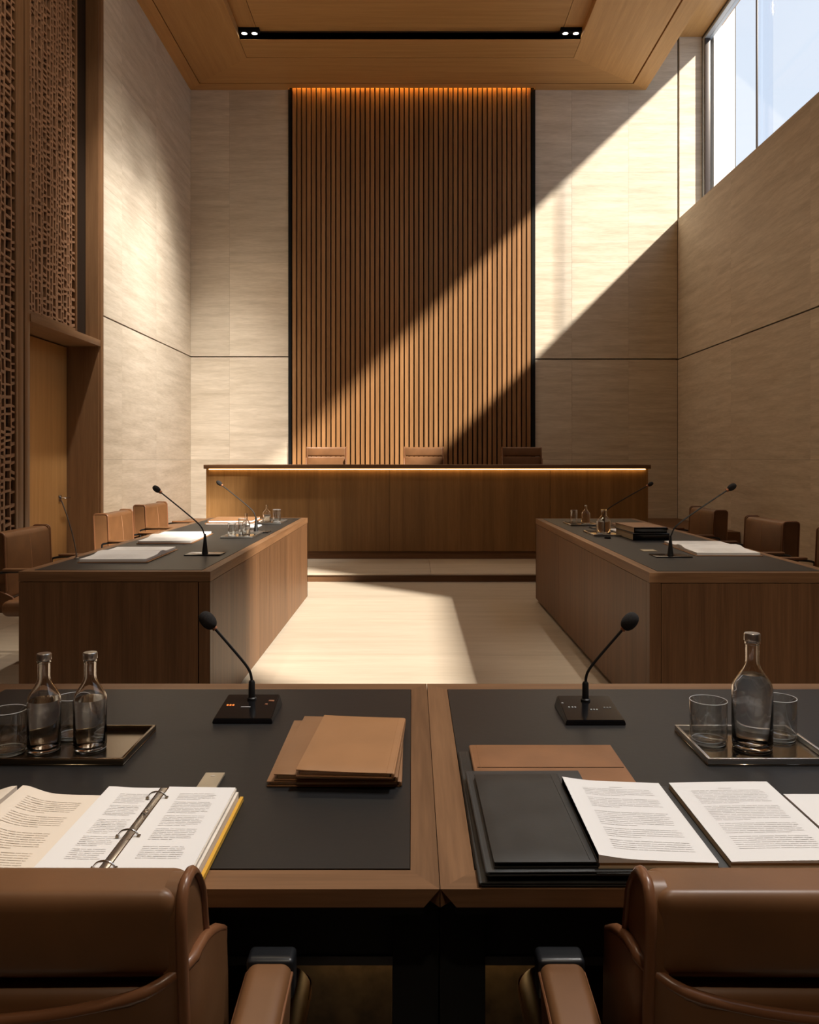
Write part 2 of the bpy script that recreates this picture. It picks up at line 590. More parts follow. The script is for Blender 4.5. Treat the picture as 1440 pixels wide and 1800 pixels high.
# posts of the portal
po = struct('trim_3', box(B(), -4.15, -3.595, 7.60, 7.70, 0, 7.9, 0.004), M['frame_wood'], 'upright timber post between the two lattice screens')
obj('post_strip', box(B(), -4.15, -3.60, 7.48, 7.585, 0, 7.9, 0.004), M['frame_wood'], po)
obj('shadow_gap', box(B(), -4.15, -3.63, 7.585, 7.60, 0, 7.9), M['dark'], po)
pf = struct('trim_4', box(B(), -4.15, -3.58, 9.42, 9.50, 0, 7.9, 0.004), M['frame_wood'], 'tall timber jamb where the portal meets the stone wall')
obj('jamb_board', box(B(), -4.15, -3.605, 9.40, 9.42, 0, 2.60), M['frame_wood'], pf)
obj('upper_jamb_board', box(B(), -3.75, -3.605, 9.40, 9.42, 2.68, 7.9), M['frame_wood'], pf)
obj('recess_panel', box(B(), -3.79, -3.755, 8.96, 9.41, 2.68, 7.9), M['darkbrown'], pf)
hd = struct('trim_5', box(B(), -4.15, -3.585, 7.70, 9.42, 2.60, 2.675, 0.004), M['frame_wood_y'], 'projecting timber ledge above the recessed door')
# door in the recess
dr = struct('door_1', box(B(), -4.15, -3.96, 7.72, 9.385, 0.01, 2.585, 0.003), M['door_wood'], 'flush timber door recessed under the ledge with a metal lever')
obj('handle_plate', box(B(), -3.96, -3.952, 9.16, 9.23, 0.83, 0.90, 0.002), M['chrome'], dr)
bm = B(); tube(bm, [(-3.955, 9.19, 0.868), (-3.90, 9.19, 0.868), (-3.895, 9.20, 0.868), (-3.895, 9.32, 0.868)], 0.009, 10)
obj('door_handle', bm, M['chrome'], dr)
struct('trim_6', box(B(), -4.15, -3.58, 5.2, 7.48, 0, 0.17, 0.004), M['frame_wood_y'], 'timber base board under the near lattice screen')


def lattice(y0, y1, z0, z1, ncol, x, name_label, seed):
    rnd = random.Random(seed)
    t = thing('lattice_screen', name_label, 'screen', (x, (y0 + y1) / 2, z0))
    oy, oz = -(y0 + y1) / 2, -z0
    fw = 0.045
    fb = B()
    box(fb, -0.04, 0.02, y0 + oy, y0 + fw + oy, 0, z1 + oz, 0.003)
    obj('frame_post', fb, M['frame_wood'], t)
    fb = B(); box(fb, -0.04, 0.02, y1 - fw + oy, y1 + oy, 0, z1 + oz, 0.003)
    obj('frame_post', fb, M['frame_wood'], t)
    fb = B(); box(fb, -0.04, 0.018, y0 + fw + oy, y1 - fw + oy, 0, 0.05, 0.003)
    obj('frame_rail', fb, M['frame_wood_y'], t)
    obj('backing', box(B(), -0.15, -0.13, y0 + oy, y1 + oy, 0, z1 + oz), M['darkbrown'], t)
    a, b = y0 + fw + oy, y1 - fw + oy
    # irregular uprights and rungs, thin strips crossing
    cuts = [a + (b - a) * (i + (rnd.random() - .5) * 0.45) / ncol for i in range(ncol + 1)]
    cuts[0], cuts[-1] = a, b
    bm = B()
    H = z1 + oz
    for i, c in enumerate(cuts[1:-1]):
        seg = []
        k = max(6, int(H / 0.35))
        w = 0.0095 + rnd.random() * 0.006
        ph = rnd.random() * 6
        prev = None
        for s in range(k + 1):
            z = 0.04 + (H - 0.04) * s / k
            yc = c + 0.011 * math.sin(ph + s * 1.3) + (rnd.random() - .5) * 0.007
            ring = [bm.verts.new((dx, yc + dy, z)) for dx, dy in ((0.008, -w), (0.008, w), (-0.022, w), (-0.022, -w))]
            if prev:
                for q in range(4):
                    bm.faces.new((prev[q], prev[(q + 1) % 4], ring[(q + 1) % 4], ring[q]))
            prev = ring
    for i in range(ncol):
        z = 0.05 + rnd.random() * 0.05
        ya, yb = cuts[i], cuts[i + 1]
        while z < H - 0.02:
            dz = (rnd.random() - .5) * 0.02
            h = 0.008 + rnd.random() * 0.007
            vs = []
            for yy, zz in ((ya - .004, z - dz), (yb + .004, z + dz)):
                vs.append([bm.verts.new((dx, yy, zz + dh)) for dx, dh in ((0.010, -h), (0.010, h), (-0.020, h), (-0.020, -h))])
            for q in range(4):
                bm.faces.new((vs[0][q], vs[0][(q + 1) % 4], vs[1][(q + 1) % 4], vs[1][q]))
            z += 0.052 + rnd.random() ** 2 * 0.09
    bmesh.ops.recalc_face_normals(bm, faces=bm.faces)
    lo = obj('lattice_strips', bm, M['lattice'], t, flat=True)
    lo['kind'] = 'stuff'
    return t


lattice(5.2, 7.48, 0.17, 7.9, 27, -3.62, 'near lattice screen of irregular woven wooden strips reaching down to the base board', 3)
lattice(7.70, 8.95, 2.68, 7.9, 17, -3.68, 'wooden lattice screen of irregular strips above the ledge over the door', 5)

# ---- right wall with clerestory
wr = struct('wall_right', box(B(), XR + 0.02, 4.74, YR, 13.42, -0.25, 3.88), M['joint'], 'pale travertine wall on the right below the high window')
obj('upper_wall', box(B(), XR + 0.02, 4.74, YR, -0.3, 3.88, 8.9), M['walnut_side'], wr, flat=True)  # walnut to darken the unseen rear part and cut bounce
obj('upper_wall', box(B(), XR + 0.02, 4.74, 4.1, 5.9, 3.88, 8.9), M['stone'], wr, flat=True)
obj('upper_wall', box(B(), XR + 0.02, 4.74, 5.9, 13.42, 3.88, 5.18), M['joint'], wr, flat=True)
obj('sill_slab', box(B(), XR, 4.76, 5.9, 13.30, 5.18, 5.20), M['stone'], wr, flat=True)
obj('sill_slab', box(B(), XR, 4.76, -0.3, 4.1, 3.88, 3.90), M['stone'], wr, flat=True)
colsR = [(0.0, 2.22), (2.22, 4.42), (4.42, 6.66), (6.66, 8.87), (8.87, 11.08), (11.08, 13.298)]
obj('upper_wall', box(B(), XR + 0.02, 4.9, -0.3, 4.1, 8.10, 8.9), M['stone'], wr, flat=True)
panels(wr, 'x', colsR, [(0.0, 1.30), (1.30, 2.918)], XR, XR + 0.02)
panels(wr, 'x', colsR, [(2.936, 3.88)], XR, XR + 0.02)
panels(wr, 'x', colsR[2:], [(3.88, 5.18)], XR, XR + 0.02)


def window(n, y0, y1, z0, z1, mull, label):
    w = bpy.data.objects.new('window_%d' % n, None)
    scene.collection.objects.link(w)
    w.location = (4.75, (y0 + y1) / 2, z0)
    w['kind'] = 'structure'; w['label'] = label; w['category'] = 'window'
    o = Vector(w.location)

    def put(nm, m, a, **k):
        x_0, x_1, ya, yb, za, zb = a
        return obj(nm, box(B(), x_0 - o.x, x_1 - o.x, ya - o.y, yb - o.y, za - o.z, zb - o.z, k.get('bev', 0.004)), m, w)
    put('end_post', M['frame_light'], (4.705, 4.77, y1 - 0.075, y1 - 0.01, z0, z1))
    put('end_post_face', M['frame_dark'], (4.715, 4.80, y1 - 0.115, y1 - 0.075, z0, z1))
    put('end_post', M['frame_light'], (4.71, 4.80, y0, y0 + 0.08, z0, z1))
    put('head_rail', M['frame_light'], (4.71, 4.84, y0, y1, z1 - 0.07, z1))
    put('head_gasket', M['frame_dark'], (4.70, 4.71, y0, y1, z1 - 0.03, z1))
    put('bottom_rail', M['frame_light'], (4.71, 4.84, y0, y1, z0, z0 + 0.03))
    edges = [y0 + 0.08] + mull + [y1 - 0.115]
    for m in mull:
        put('glass_fin', M['fin'], (4.725, 4.93, m - 0.014, m + 0.002, z0, z1))
        put('mullion', M['frame_dark'], (4.70, 4.725, m - 0.013, m + 0.013, z0, z1))
    for a, b in zip(edges, edges[1:]):
        put('window_pane', M['pane'], (4.775, 4.787, a + 0.03, b - 0.03, z0 + 0.03, z1 - 0.07), bev=0)
    return w


window(1, 5.9, 13.30, 5.20, 8.16, [11.20], 'long clerestory window high in the right wall with pale mullions')
window(2, -0.3, 4.1, 3.90, 8.10, [], 'tall window in the right wall nearer the viewer')
# outside reveal of rendered wall, seen through the glass
ex = struct('trim_7', box(B(), 4.86, 5.20, 13.20, 13.5, 5.0, 8.9), M['white'], 'white rendered reveal outside the end of the high window')
struct('trim_8', box(B(), 4.84, 5.0, YR, 13.5, 8.40, 8.9), M['white'], 'white soffit outside above the high window')

struct('trim_11', box(B(), XR, XR + 0.02, YR, -0.001, 0, 3.88), M['walnut_side'], 'unseen dark timber lining added to the right wall behind the viewer to cut bounce')  # added dark, out of view, to lower the bounce from behind
# ---- rear wall
struct('wall_rear', box(B(), -4.6, 4.9, YR - 0.2, YR, -0.25, 8.9), M['walnut_z'], 'timber wall behind the viewer')

# ---- ceiling
ce = struct('ceiling', box(B(), -4.6, 5.0, YR, 13.6, 8.30, 8.9), M['oak_y'], 'wooden coffered ceiling with a mitred border')
obj('window_soffit', box(B(), 3.79, 4.84, YR, 13.42, 8.16, 8.30), M['oak_y'], ce)
obj('end_fascia', box(B(), 3.76, 3.79, YR, 13.26, 7.32, 8.30), M['oak_y'], ce)
XA, XB = -3.60, 3.79
YB = 13.30
bw = 0.20
zt = ZC + 0.10
gp = 0.009
# outer border boards
obj('border_board', prism(B(), [(XA, YR), (XA + bw, YR), (XA + bw, YB - bw - .02), (XA, YB)], ZC, zt), M['oak_y'], ce)
obj('border_board', prism(B(), [(XB, YR), (XB - 0.255, YR), (XB - 0.255, YB - bw - .02), (XB, YB)], ZC, zt), M['oak_y'], ce)
# far border board in three lengths: over the slatted panel it stops short for the light slot
ZB = YB - bw - .02
obj('border_board', prism(B(), [(XA, YB), (XA + bw, ZB), (-2.0, ZB), (-2.0, YB)], ZC, zt), M['oak_x'], ce)
obj('border_board', prism(B(), [(-2.0, 13.225), (-2.0, ZB), (1.98, ZB), (1.98, 13.225)], ZC, zt), M['oak_x'], ce)
obj('border_board', prism(B(), [(1.98, YB), (1.98, ZB), (XB - 0.255, ZB), (XB, YB)], ZC, zt), M['oak_x'], ce)
obj('joint_recess', box(B(), XA + .1, XA + bw + .3, YR, YB - 0.20, zt, zt + 0.02), M['dark'], ce)
obj('joint_recess', box(B(), XB - .5, XB - .1, YR, YB - 0.20, zt, zt + 0.02), M['dark'], ce)
obj('joint_recess', box(B(), XA + bw + .3, XB - .5, YB - 0.5, YB - 0.10, zt, zt + 0.02), M['dark'], ce)
# mitred field panels around the coffer
ox0, ox1, oy1 = -2.47, 2.405, 11.70
ix0, ix1, iy1 = XA + bw + 0.014, XB - 0.255 - 0.026, ZB - 0.030
mid = 12.24
g2 = 0.007
obj('ceiling_panel', prism(B(), [(ix0, YR), (ox0 - g2, YR), (ox0 - g2, mid), (ix0, iy1)], ZC, zt), M['oak_y'], ce)
obj('ceiling_panel', prism(B(), [(ix1, YR), (ox1 + g2, YR), (ox1 + g2, mid), (ix1, iy1)], ZC, zt), M['oak_y'], ce)
obj('ceiling_panel', prism(B(), [(ix0, iy1), (ox0 - g2, mid), (ox1 + g2, mid), (ix1, iy1)], ZC, zt), M['oak_x'], ce)
obj('ceiling_panel', box(B(), ox0, ox1, oy1, mid - 2 * g2, ZC, zt), M['oak_x'], ce)
# the coffer
obj('coffer_riser', box(B(), ox0, ox1, oy1, oy1 + 0.01, ZC + 0.002, 7.50), M['slotbrown'], ce)
obj('coffer_riser', box(B(), ox0 - 0.01, ox0, YR, oy1, ZC + 0.002, 7.50), M['oak_y'], ce)
obj('coffer_riser', box(B(), ox1, ox1 + 0.01, YR, oy1, ZC + 0.002, 7.50), M['oak_y'], ce)
obj('coffer_panel', box(B(), -2.21, 2.14, YR, oy1, 7.42, 7.55), M['oak_x'], ce)
obj('coffer_margin', box(B(), ox0, -2.217, YR, oy1, 7.42, 7.55), M['oak_y'], ce)
obj('coffer_margin', box(B(), 2.147, ox1, YR, oy1, 7.42, 7.55), M['oak_y'], ce)
# light strip over the slats
obj('led_strip', box(B(), -1.93, 1.91, 13.228, 13.236, 7.385, 7.392), M['led_slot'], ce)

# ---- downlights in the coffer slot
def downlight(x0, x1, y, label):
    t = thing('ceiling_downlight', label, 'ceiling light', ((x0 + x1) / 2, y, 7.42))
    w = (x1 - x0) / 2
    obj('housing', box(B(), -w, w, -0.050, 0.050, -0.06, 0.0, 0.004), M['black'], t)
    for sx in (-0.5, 0.5):
        obj('lamp_ring', lathe(B(), [(0.045, -0.060), (0.045, -0.066), (0.040, -0.068), (0.040, -0.061)], 24, (sx * w, 0, 0)), M['black'], t)
        obj('lamp', lathe(B(), [(0.0, -0.067), (0.025, -0.0665), (0.039, -0.064), (0.039, -0.060)], 24, (sx * w, 0, 0)), M['lampface'], t)
    return t


downlight(-2.46, -2.17, 11.64, 'black twin downlight in the far left corner of the ceiling coffer')
downlight(2.10, 2.40, 11.64, 'black twin downlight in the far right corner of the ceiling coffer')
WW = (1.0, 0.86, 0.68)
spot('downlight_lamp', (-2.31, 11.64, 7.30), (-2.9, 11.9, 0), 160, 70, 0.8, WW)
spot('downlight_lamp', (2.25, 11.64, 7.30), (2.25, 11.64, 0), 60, 60, 0.8, WW)

# ---- dais
ds = struct('trim_9', box(B(), -3.6, XR, 8.72, 13.3, 0.0, 0.072), M['walnut_x'], 'low timber riser of the dais in front of the long bench')
for a, b in ((-3.598, -2.2), (-2.2, 0.2), (0.2, 2.6), (2.6, XR - 0.002)):
    obj('dais_slab', box(B(), a + .001, b - .001, 8.70, 10.2, 0.072, 0.09, 0.002), M['floor'], ds)
struct('trim_10', box(B(), -3.59, XR - 0.01, 10.75, 13.28, 0.072, 0.35), M['walnut_x'], 'raised timber platform behind the long bench')

# ---- slatted panel
sp = thing('slatted_panel', 'tall panel of narrow vertical wooden slats on the far wall behind the bench', 'panel', (0, 13.42, 0.35))
obj('backing_board', box(B(), -1.96, 1.935, -0.02, 0.0, 0, 7.1), M['darkbrown'], sp)
obj('side_frame', box(B(), -2.012, -1.962, -0.14, 0.0, 0, 6.95), M['black'], sp)
obj('side_frame', box(B(), 1.937, 1.994, -0.14, 0.0, 0, 6.95), M['black'], sp)
ns = 49
pitch = (1.93 + 1.957) / ns
bm = box(B(), -0.030, 0.030, -0.135, -0.02, 0, 7.05, 0.003, 1)
s0 = obj('slat', bm, M['slat'], sp)
for i in range(ns):
    o = s0 if i == 0 else again(s0)
    o.location = (-1.957 + pitch * (i + 0.5), (i * 7 % 3) * 0.003, 0)

# ================================================================== LONG BENCH
bt = thing('judges_bench', 'long high timber bench on the dais with a glowing strip under its top', 'bench', (0.18, 10.0, 0.09))
bx0, bx1 = -2.70, 2.70
obj('bench_top', box(B(), bx0 - 0.0, bx1 + 0.0, -0.12, 0.66, 1.10, 1.148, 0.003), M['walnut_x'], bt)
for a, b in ((bx0 + 0.03, -0.46), (-0.46, 1.50), (1.50, bx1 - 0.03)):
    obj('front_panel', box(B(), a + .0015, b - .0015, -0.03, 0.0, 0.095, 1.095), M['bench_wood'], bt)
obj('front_core', box(B(), bx0 + 0.04, bx1 - 0.04, 0.0, 0.60, 0.0, 1.10), M['darkbrown'], bt)
obj('side_panel', box(B(), bx0 + 0.01, bx0 + 0.03, -0.03, 0.64, 0.095, 1.10), M['bench_wood'], bt)
obj('side_panel', box(B(), bx1 - 0.03, bx1 - 0.01, -0.03, 0.64, 0.095, 1.10), M['bench_wood'], bt)
obj('plinth', box(B(), bx0 + 0.05, bx1 - 0.05, -0.012, 0.0, 0.0, 0.092), M['walnut_x'], bt)
obj('led_strip', box(B(), bx0 + 0.05, bx1 - 0.05, -0.062, -0.045, 1.088, 1.099), M['led'], bt)

# ================================================================== SIDE DESKS
def side_desk(cx, w, y0, y1, side, label):
    """side=+1: the aisle side lies towards +x"""
    t = thing('side_desk', label, 'desk', (cx, (y0 + y1) / 2, 0))
    h, L = w / 2, (y1 - y0) / 2
    bw = 0.052
    # mitred top frame
    z0, z1 = 0.712, 0.76
    A = [(-h, -L), (h, -L), (h, L), (-h, L)]
    I = [(-h + bw, -L + bw), (h - bw, -L + bw), (h - bw, L - bw), (-h + bw, L - bw)]
    for k, nm in enumerate(('x', 'y', 'x', 'y')):
        j = (k + 1) % 4
        obj('top_edge_board', prism(B(), [A[k], A[j], I[j], I[k]], z0, z1), M['top_' + nm], t)
    obj('leather_inlay', box(B(), -h + bw + .001, h - bw - .001, -L + bw + .001, L - bw - .001, z0, z1 + 0.0015), M['pad'], t)
    obj('carcass', box(B(), -h + 0.02, h - 0.02, -L + 0.02, L - 0.02, 0.05, z0 - .002), M['darkbrown'], t)
    # aisle side in leaves
    n = 3
    xa, xb = (h - 0.02, h - 0.001) if side > 0 else (-h + 0.001, -h + 0.02)
    for k in range(n):
        a = -L + 0.06 + (2 * L - 0.06) * k / n
        b = -L + 0.06 + (2 * L - 0.06) * (k + 1) / n
        obj('side_panel', box(B(), xa, xb, a + .001, b - .001, 0.03, z0 - .003), M['walnut_side'], t)
    # near end: panel and corner post
    if side > 0:
        obj('corner_post', box(B(), h - 0.055, h - 0.001, -L + 0.001, -L + 0.058, 0.0, z0 - .002), M['walnut_z'], t)
        obj('end_panel', box(B(), -h + 0.001, h - 0.060, -L + 0.001, -L + 0.02, 0.0, z0 - .003), M['walnut_z'], t)
    else:
        obj('corner_post', box(B(), -h + 0.001, -h + 0.055, -L + 0.001, -L + 0.058, 0.0, z0 - .002), M['walnut_z'], t)
        obj('end_panel', box(B(), -h + 0.057, h - 0.001, -L + 0.001, -L + 0.02, 0.0, z0 - .003), M['walnut_z'], t)
    obj('end_panel', box(B(), -h + 0.001, h - 0.001, L - 0.02, L - 0.001, 0.03, z0 - .003), M['walnut_z'], t)
    obj('plinth', box(B(), -h + 0.03, h - 0.03, -L + 0.03, L - 0.03, 0.0, 0.05), M['dark'], t)
    return t


side_desk(-1.437, 0.925, 3.95, 7.62, 1, 'long dark walnut desk with black leather inlay on the left of the aisle')
side_desk(1.585, 0.905, 3.91, 7.52, -1, 'long dark walnut desk with black leather inlay on the right of the aisle')

# ================================================================== FRONT DESKS
def front_desk(x0, x1, label, seam, bl, br, lit0, lit1):
    cx = (x0 + x1) / 2
    ya, yb = 1.03, 1.975
    t = thing('front_desk', label, 'desk', (cx, (ya + yb) / 2, 0))
    h, L = (x1 - x0) / 2, (yb - ya) / 2
    z0, z1 = 0.737, 0.76
    fb, bb = 0.048, 0.052
    A = [(-h, -L), (h, -L), (h, L), (-h, L)]
    I = [(-h + bl, -L + fb), (h - br, -L + fb), (h - br, L - bb), (-h + bl, L - bb)]
    for k, nm in enumerate(('x', 'y', 'x', 'y')):
        j = (k + 1) % 4
        if k == 0:
            # front board: the lower corner beside the neighbour desk is cut at a slant
            c = 0.020
            bm = B()
            pts = [A[0], A[1], I[1], I[0]]
            lo = []
            for i, (px, py) in enumerate(pts):
                if i == 0 and seam < 0: px += c
                if i == 1 and seam > 0: px -= c
                lo.append(bm.verts.new((px, py, z0)))
            hi = [bm.verts.new((px, py, z1)) for px, py in pts]
            bm.faces.new(lo); bm.faces.new(hi)
            for i in range(4):
                bm.faces.new((lo[i], lo[(i + 1) % 4], hi[(i + 1) % 4], hi[i]))
            bmesh.ops.recalc_face_normals(bm, faces=bm.faces)
            obj('top_edge_board', bm, M['top_x'], t)
        else:
            obj('top_edge_board', prism(B(), [A[k], A[j], I[j], I[k]], z0, z1), M['top_' + nm], t)
    obj('leather_inlay', box(B(), I[0][0] + .001, I[1][0] - .001, I[0][1] + .001, I[2][1] - .001, z0, z1 + 0.0015), M['pad'], t)
    # dark frame below
    obj('apron', box(B(), -h + 0.0605, h - 0.0605, -L + 0.07, -L + 0.10, 0.635, z0 - .001), M['black'], t)
    obj('underside', box(B(), -h + 0.02, h - 0.02, -L + 0.02, L - 0.02, z0 - 0.02, z0 - .001), M['black'], t)
    for sx in (-1, 1):
        xo = h - 0.0305
        obj('leg', box(B(), sx * xo - 0.030, sx * xo + 0.030, -L + 0.045, -L + 0.105, 0, z0 - .002, 0.002), M['black'], t)
        obj('leg', box(B(), sx * xo - 0.030, sx * xo + 0.030, L - 0.105, L - 0.045, 0, z0 - .002, 0.002), M['black'], t)
    obj('cross_rail', box(B(), -h + 0.0605, h - 0.0605, -L + 0.068, -L + 0.102, 0.622, 0.634), M['matte'], t)
    obj('modesty_panel', box(B(), -h + 0.07, h - 0.07, -L + 0.42, -L + 0.44, 0.05, z0 - .02), M['bronzewood'], t)
    obj('light_rail', box(B(), -h + 0.07, h - 0.07, -L + 0.36, -L + 0.405, 0.452, 0.47), M['black'], t)
    obj('led_strip', box(B(), lit0 - cx, lit1 - cx, -L + 0.385, -L + 0.393, 0.448, 0.452), M['led_desk'], t)
    obj('far_panel', box(B(), -h + 0.0005, h - 0.0005, L - 0.03, L - 0.01, 0.02, z0 - .002), M['walnut_z'], t)
    return t


M['bronzewood'] = plain('dull_bronze_panel', (0.10, 0.070, 0.036), 0.45, metal=0.3, noise=0.35, nscale=30)
front_desk(-1.00, 0.0345, 'walnut front desk left of the seam with black leather inlay', 1, 0.045, 0.037, -0.16, -0.02)
front_desk(0.0355, 1.15, 'walnut front desk right of the seam with black leather inlay', -1, 0.046, 0.046, 0.10, 0.22)

# ================================================================== CHAIRS
def make_chair(label, hw=0.25, top=0.86, split=0.76, front_seam=False, group=None, name='leather_armchair', slim=False, star=0.26, taper=0.0):
    """faces +y; origin on the floor under the seat"""
    t = thing(name, label, 'chair', group=group)
    ry0, ry1 = -0.30, -0.185      # rear and front of the backrest

    def puff(amount, z0, z1):
        def f(p):
            u = max(0.0, 1 - (p.x / hw) ** 2)
            v = max(0.0, 1 - ((p.z - (z0 + z1) / 2) / ((z1 - z0) / 2 + 1e-6)) ** 2)
            s = 1 if p.y > (ry0 + ry1) / 2 else -1
            lean = (p.z - 0.5) * -0.04
            return (p.x, p.y + s * amount * u * v + lean, p.z)
        return f

    r_edge = 0.018

    def lean(z): return (z - 0.5) * -0.04
    base = 0.47
    if split:
        bm = softbox(B(), (-hw, ry0, split + 0.004), (hw, ry1, top), 0.020, puff(0.006, split, top), nr=4, nm=8)
        obj('headrest', bm, M['leather'], t, ang=70)
        bm = softbox(B(), (-hw + 0.002, ry0 - 0.001, base), (hw - 0.002, ry1, split - 0.002), 0.016, puff(0.008, base, split), nr=3, nm=8)
        obj('backrest', bm, M['leather'], t, ang=70)
    else:
        bm = softbox(B(), (-hw, ry0, base), (hw, ry1, top), 0.030, puff(0.014, base, top), nr=4, nm=10)
        obj('backrest', bm, M['leather'], t, ang=70)
        if front_seam:
            pts = [(0, ry1 + 0.0130 * max(0, 1 - ((z - (base + top) / 2) / ((top - base) / 2)) ** 2) + lean(z) + 0.0005, z) for z in
                   [base + 0.04 + (top - base - 0.07) * k / 12 for k in range(13)]]
            obj('seam', tube(B(), pts, 0.0016, 6), M['seam'], t)
    # piped side panels (the ears)
    for s in (-1, 1):
        zt, zb = top + 0.003, (split - 0.16 if split else base + 0.05)
        ya, yb2 = ry0 + 0.002, ry1 - 0.002
        r = 0.042 if taper else 0.022
        loop = []
        for (cy, cz, a0) in ((yb2 - r, zt - r, 0), (ya + r, zt - r, 90), (ya + r * .5, zb + r * .5, 180), (yb2 - r * .5, zb + r * .5, 270)):
            rr = r if cz > zb + r else r * .5
            for q in range(0, 6):
                a = math.radians(a0 + q * 18)
                yy, zz = cy + rr * math.cos(a), cz + rr * math.sin(a)
                loop.append((s * (hw + 0.004), yy + lean(zz), zz))
        bm = tube(B(), loop, 0.0065, 8, closed=True)
        pipe = obj('side_piping', bm, M['leather_edge'], t, ang=80)
        bm = B()
        vs = [bm.verts.new((p[0] + s * 0.001, p[1], p[2])) for p in loop]
        vi = [bm.verts.new((p[0] - s * 0.02, p[1], p[2])) for p in loop]
        bm.faces.new(vs); bm.faces.new(vi)
        for k in range(len(vs)):
            bm.faces.new((vs[k], vs[(k + 1) % len(vs)], vi[(k + 1) % len(vs)], vi[k]))
        bmesh.ops.recalc_face_normals(bm, faces=bm.faces)
        obj('side_panel', bm, M['leather'], t)
    # outer shell that wraps the lower back
    W = hw + 0.014
    path = []
    r = 0.055
    yr = ry0 - 0.016
    yf = ry1 + 0.035
    for k in range(4):
        path.append((-W, yf + (yr + r - yf) * k / 4))
    for k in range(7):
        a = math.radians(180 + 90 * k / 6)
        path.append((-W + r + r * math.cos(a), yr + r + r * math.sin(a)))
    for k in range(1, 12):
        path.append((-W + r + (2 * W - 2 * r) * k / 12, yr))
    for k in range(7):
        a = math.radians(270 + 90 * k / 6)
        path.append((W - r + r * math.cos(a), yr + r + r * math.sin(a)))
    for k in range(1, 5):
        path.append((W, yr + r + (yf - yr - r) * k / 4))
    sh = split + (0.017 if taper else 0) if split else (0.53 if slim else top - 0.10)
    rim = []
    outer, inner = [], []
    bm = B()
    nv = 6
    for i, (px, py) in enumerate(path):
        u = abs(px) / W
        ztop = sh - 0.047 + 0.047 * u ** 2.2
        if abs(px) > W - 0.002:
            f = (py - (yr + r)) / (yf - yr - r)
            ztop -= 0.040 * max(0, f) ** 1.6
        d = Vector((px * 0.0, -1, 0)) if abs(px) < W - r else Vector((math.copysign(1, px), (-1 if py < yr + r else 0), 0)).normalized()
        co, ci = [], []
        for k in range(nv + 1):
            z = 0.40 + (ztop - 0.40) * k / nv
            co.append(bm.verts.new((px, py + lean(z), z)))
            ci.append(bm.verts.new((px - d.x * 0.012, py - d.y * 0.012 + lean(z), z)))
        outer.append(co); inner.append(ci)
        rim.append((px - d.x * 0.006, py - d.y * 0.006 + lean(ztop), ztop))
    for i in range(len(path) - 1):
        for k in range(nv):
            bm.faces.new((outer[i][k], outer[i + 1][k], outer[i + 1][k + 1], outer[i][k + 1]))
            bm.faces.new((inner[i][k], inner[i][k + 1], inner[i + 1][k + 1], inner[i + 1][k]))
        bm.faces.new((outer[i][nv], outer[i + 1][nv], inner[i + 1][nv], inner[i][nv]))
        bm.faces.new((outer[i][0], inner[i][0], inner[i + 1][0], outer[i + 1][0]))
    for i in (0, len(path) - 1):
        for k in range(nv):
            bm.faces.new((outer[i][k], outer[i][k + 1], inner[i][k + 1], inner[i][k]))
    bmesh.ops.recalc_face_normals(bm, faces=bm.faces)
    shell = obj('back_shell', bm, M['leather'], t, ang=60)
    bm = tube(B(), [(rim[0][0], rim[0][1], 0.42)] + rim + [(rim[-1][0], rim[-1][1], 0.42)], 0.0068, 8)
    obj('shell_piping', bm, M['leather_edge'], shell, ang=80)
    # seat
    sw = hw + 0.080

    def seatf(p):
        return (p.x, p.y, p.z + (0.012 * (1 - (p.x / sw) ** 2) if p.z > 0.44 else 0) - (0.02 * max(0, p.y) ** 2 / 0.05 if p.z > 0.44 else 0))
    bm = softbox(B(), (-sw, -0.19, 0.385), (sw, 0.22, 0.475), 0.038, seatf, nr=4, nm=8)
    seat = obj('seat', bm, M['leather'], t, ang=70)
    # arms: padded top running down to the seat, black cap at the front
    for s in (-1, 1):
        ax = s * (hw + 0.076)
        if slim:
            bm = B()
            tube(bm, smooth_path([(ax, -0.20, 0.43), (ax, -0.22, 0.60), (ax, -0.18, 0.645), (ax, 0.10, 0.650), (ax, 0.15, 0.62), (ax, 0.13, 0.43)], 6), 0.0075, 8)
            arm = obj('armrest', bm, M['matte'], t, ang=80)
            obj('arm_pad', softbox(B(), (ax - 0.020, -0.17, 0.652), (ax + 0.020, 0.10, 0.670), 0.008, None, nr=2, nm=3), M['leather'], arm, ang=60)
            continue

        def armf(p, s=s):
            f = max(0.0, (0.70 - p.z) / 0.25)
            return (p.x - s * 0.010 * f, p.y, p.z - 0.25 * max(0.0, -p.y - 0.20) ** 1.5)
        bm = softbox(B(), (ax - 0.027, -0.345, 0.44), (ax + 0.027, -0.180, 0.700), 0.013, armf, nr=3, nm=6)
        arm = obj('armrest', bm, M['leather'], t, ang=70)
        bm = softbox(B(), (ax - 0.0285, -0.190, 0.655), (ax + 0.0285, -0.158, 0.704), 0.006, None, nr=2, nm=3)
        obj('arm_cap', bm, M['blackcap'], arm, ang=60)
        for e in (-1, 1):
            pts = [(ax + e * 0.0262, y, 0.689 - 0.25 * max(0.0, -y - 0.20) ** 1.5) for y in (-0.34, -0.30, -0.25, -0.19)]
            obj('arm_piping', tube(B(), pts, 0.0022, 6), M['leather_edge'], arm)
    # pedestal
    obj('seat_plate', box(B(), -0.14, 0.14, -0.12, 0.14, 0.350, 0.386, 0.006), M['matte'], t)
    obj('column', lathe(B(), [(0.032, 0.06), (0.032, 0.20), (0.022, 0.205), (0.022, 0.352)], 20), M['chrome'], t)
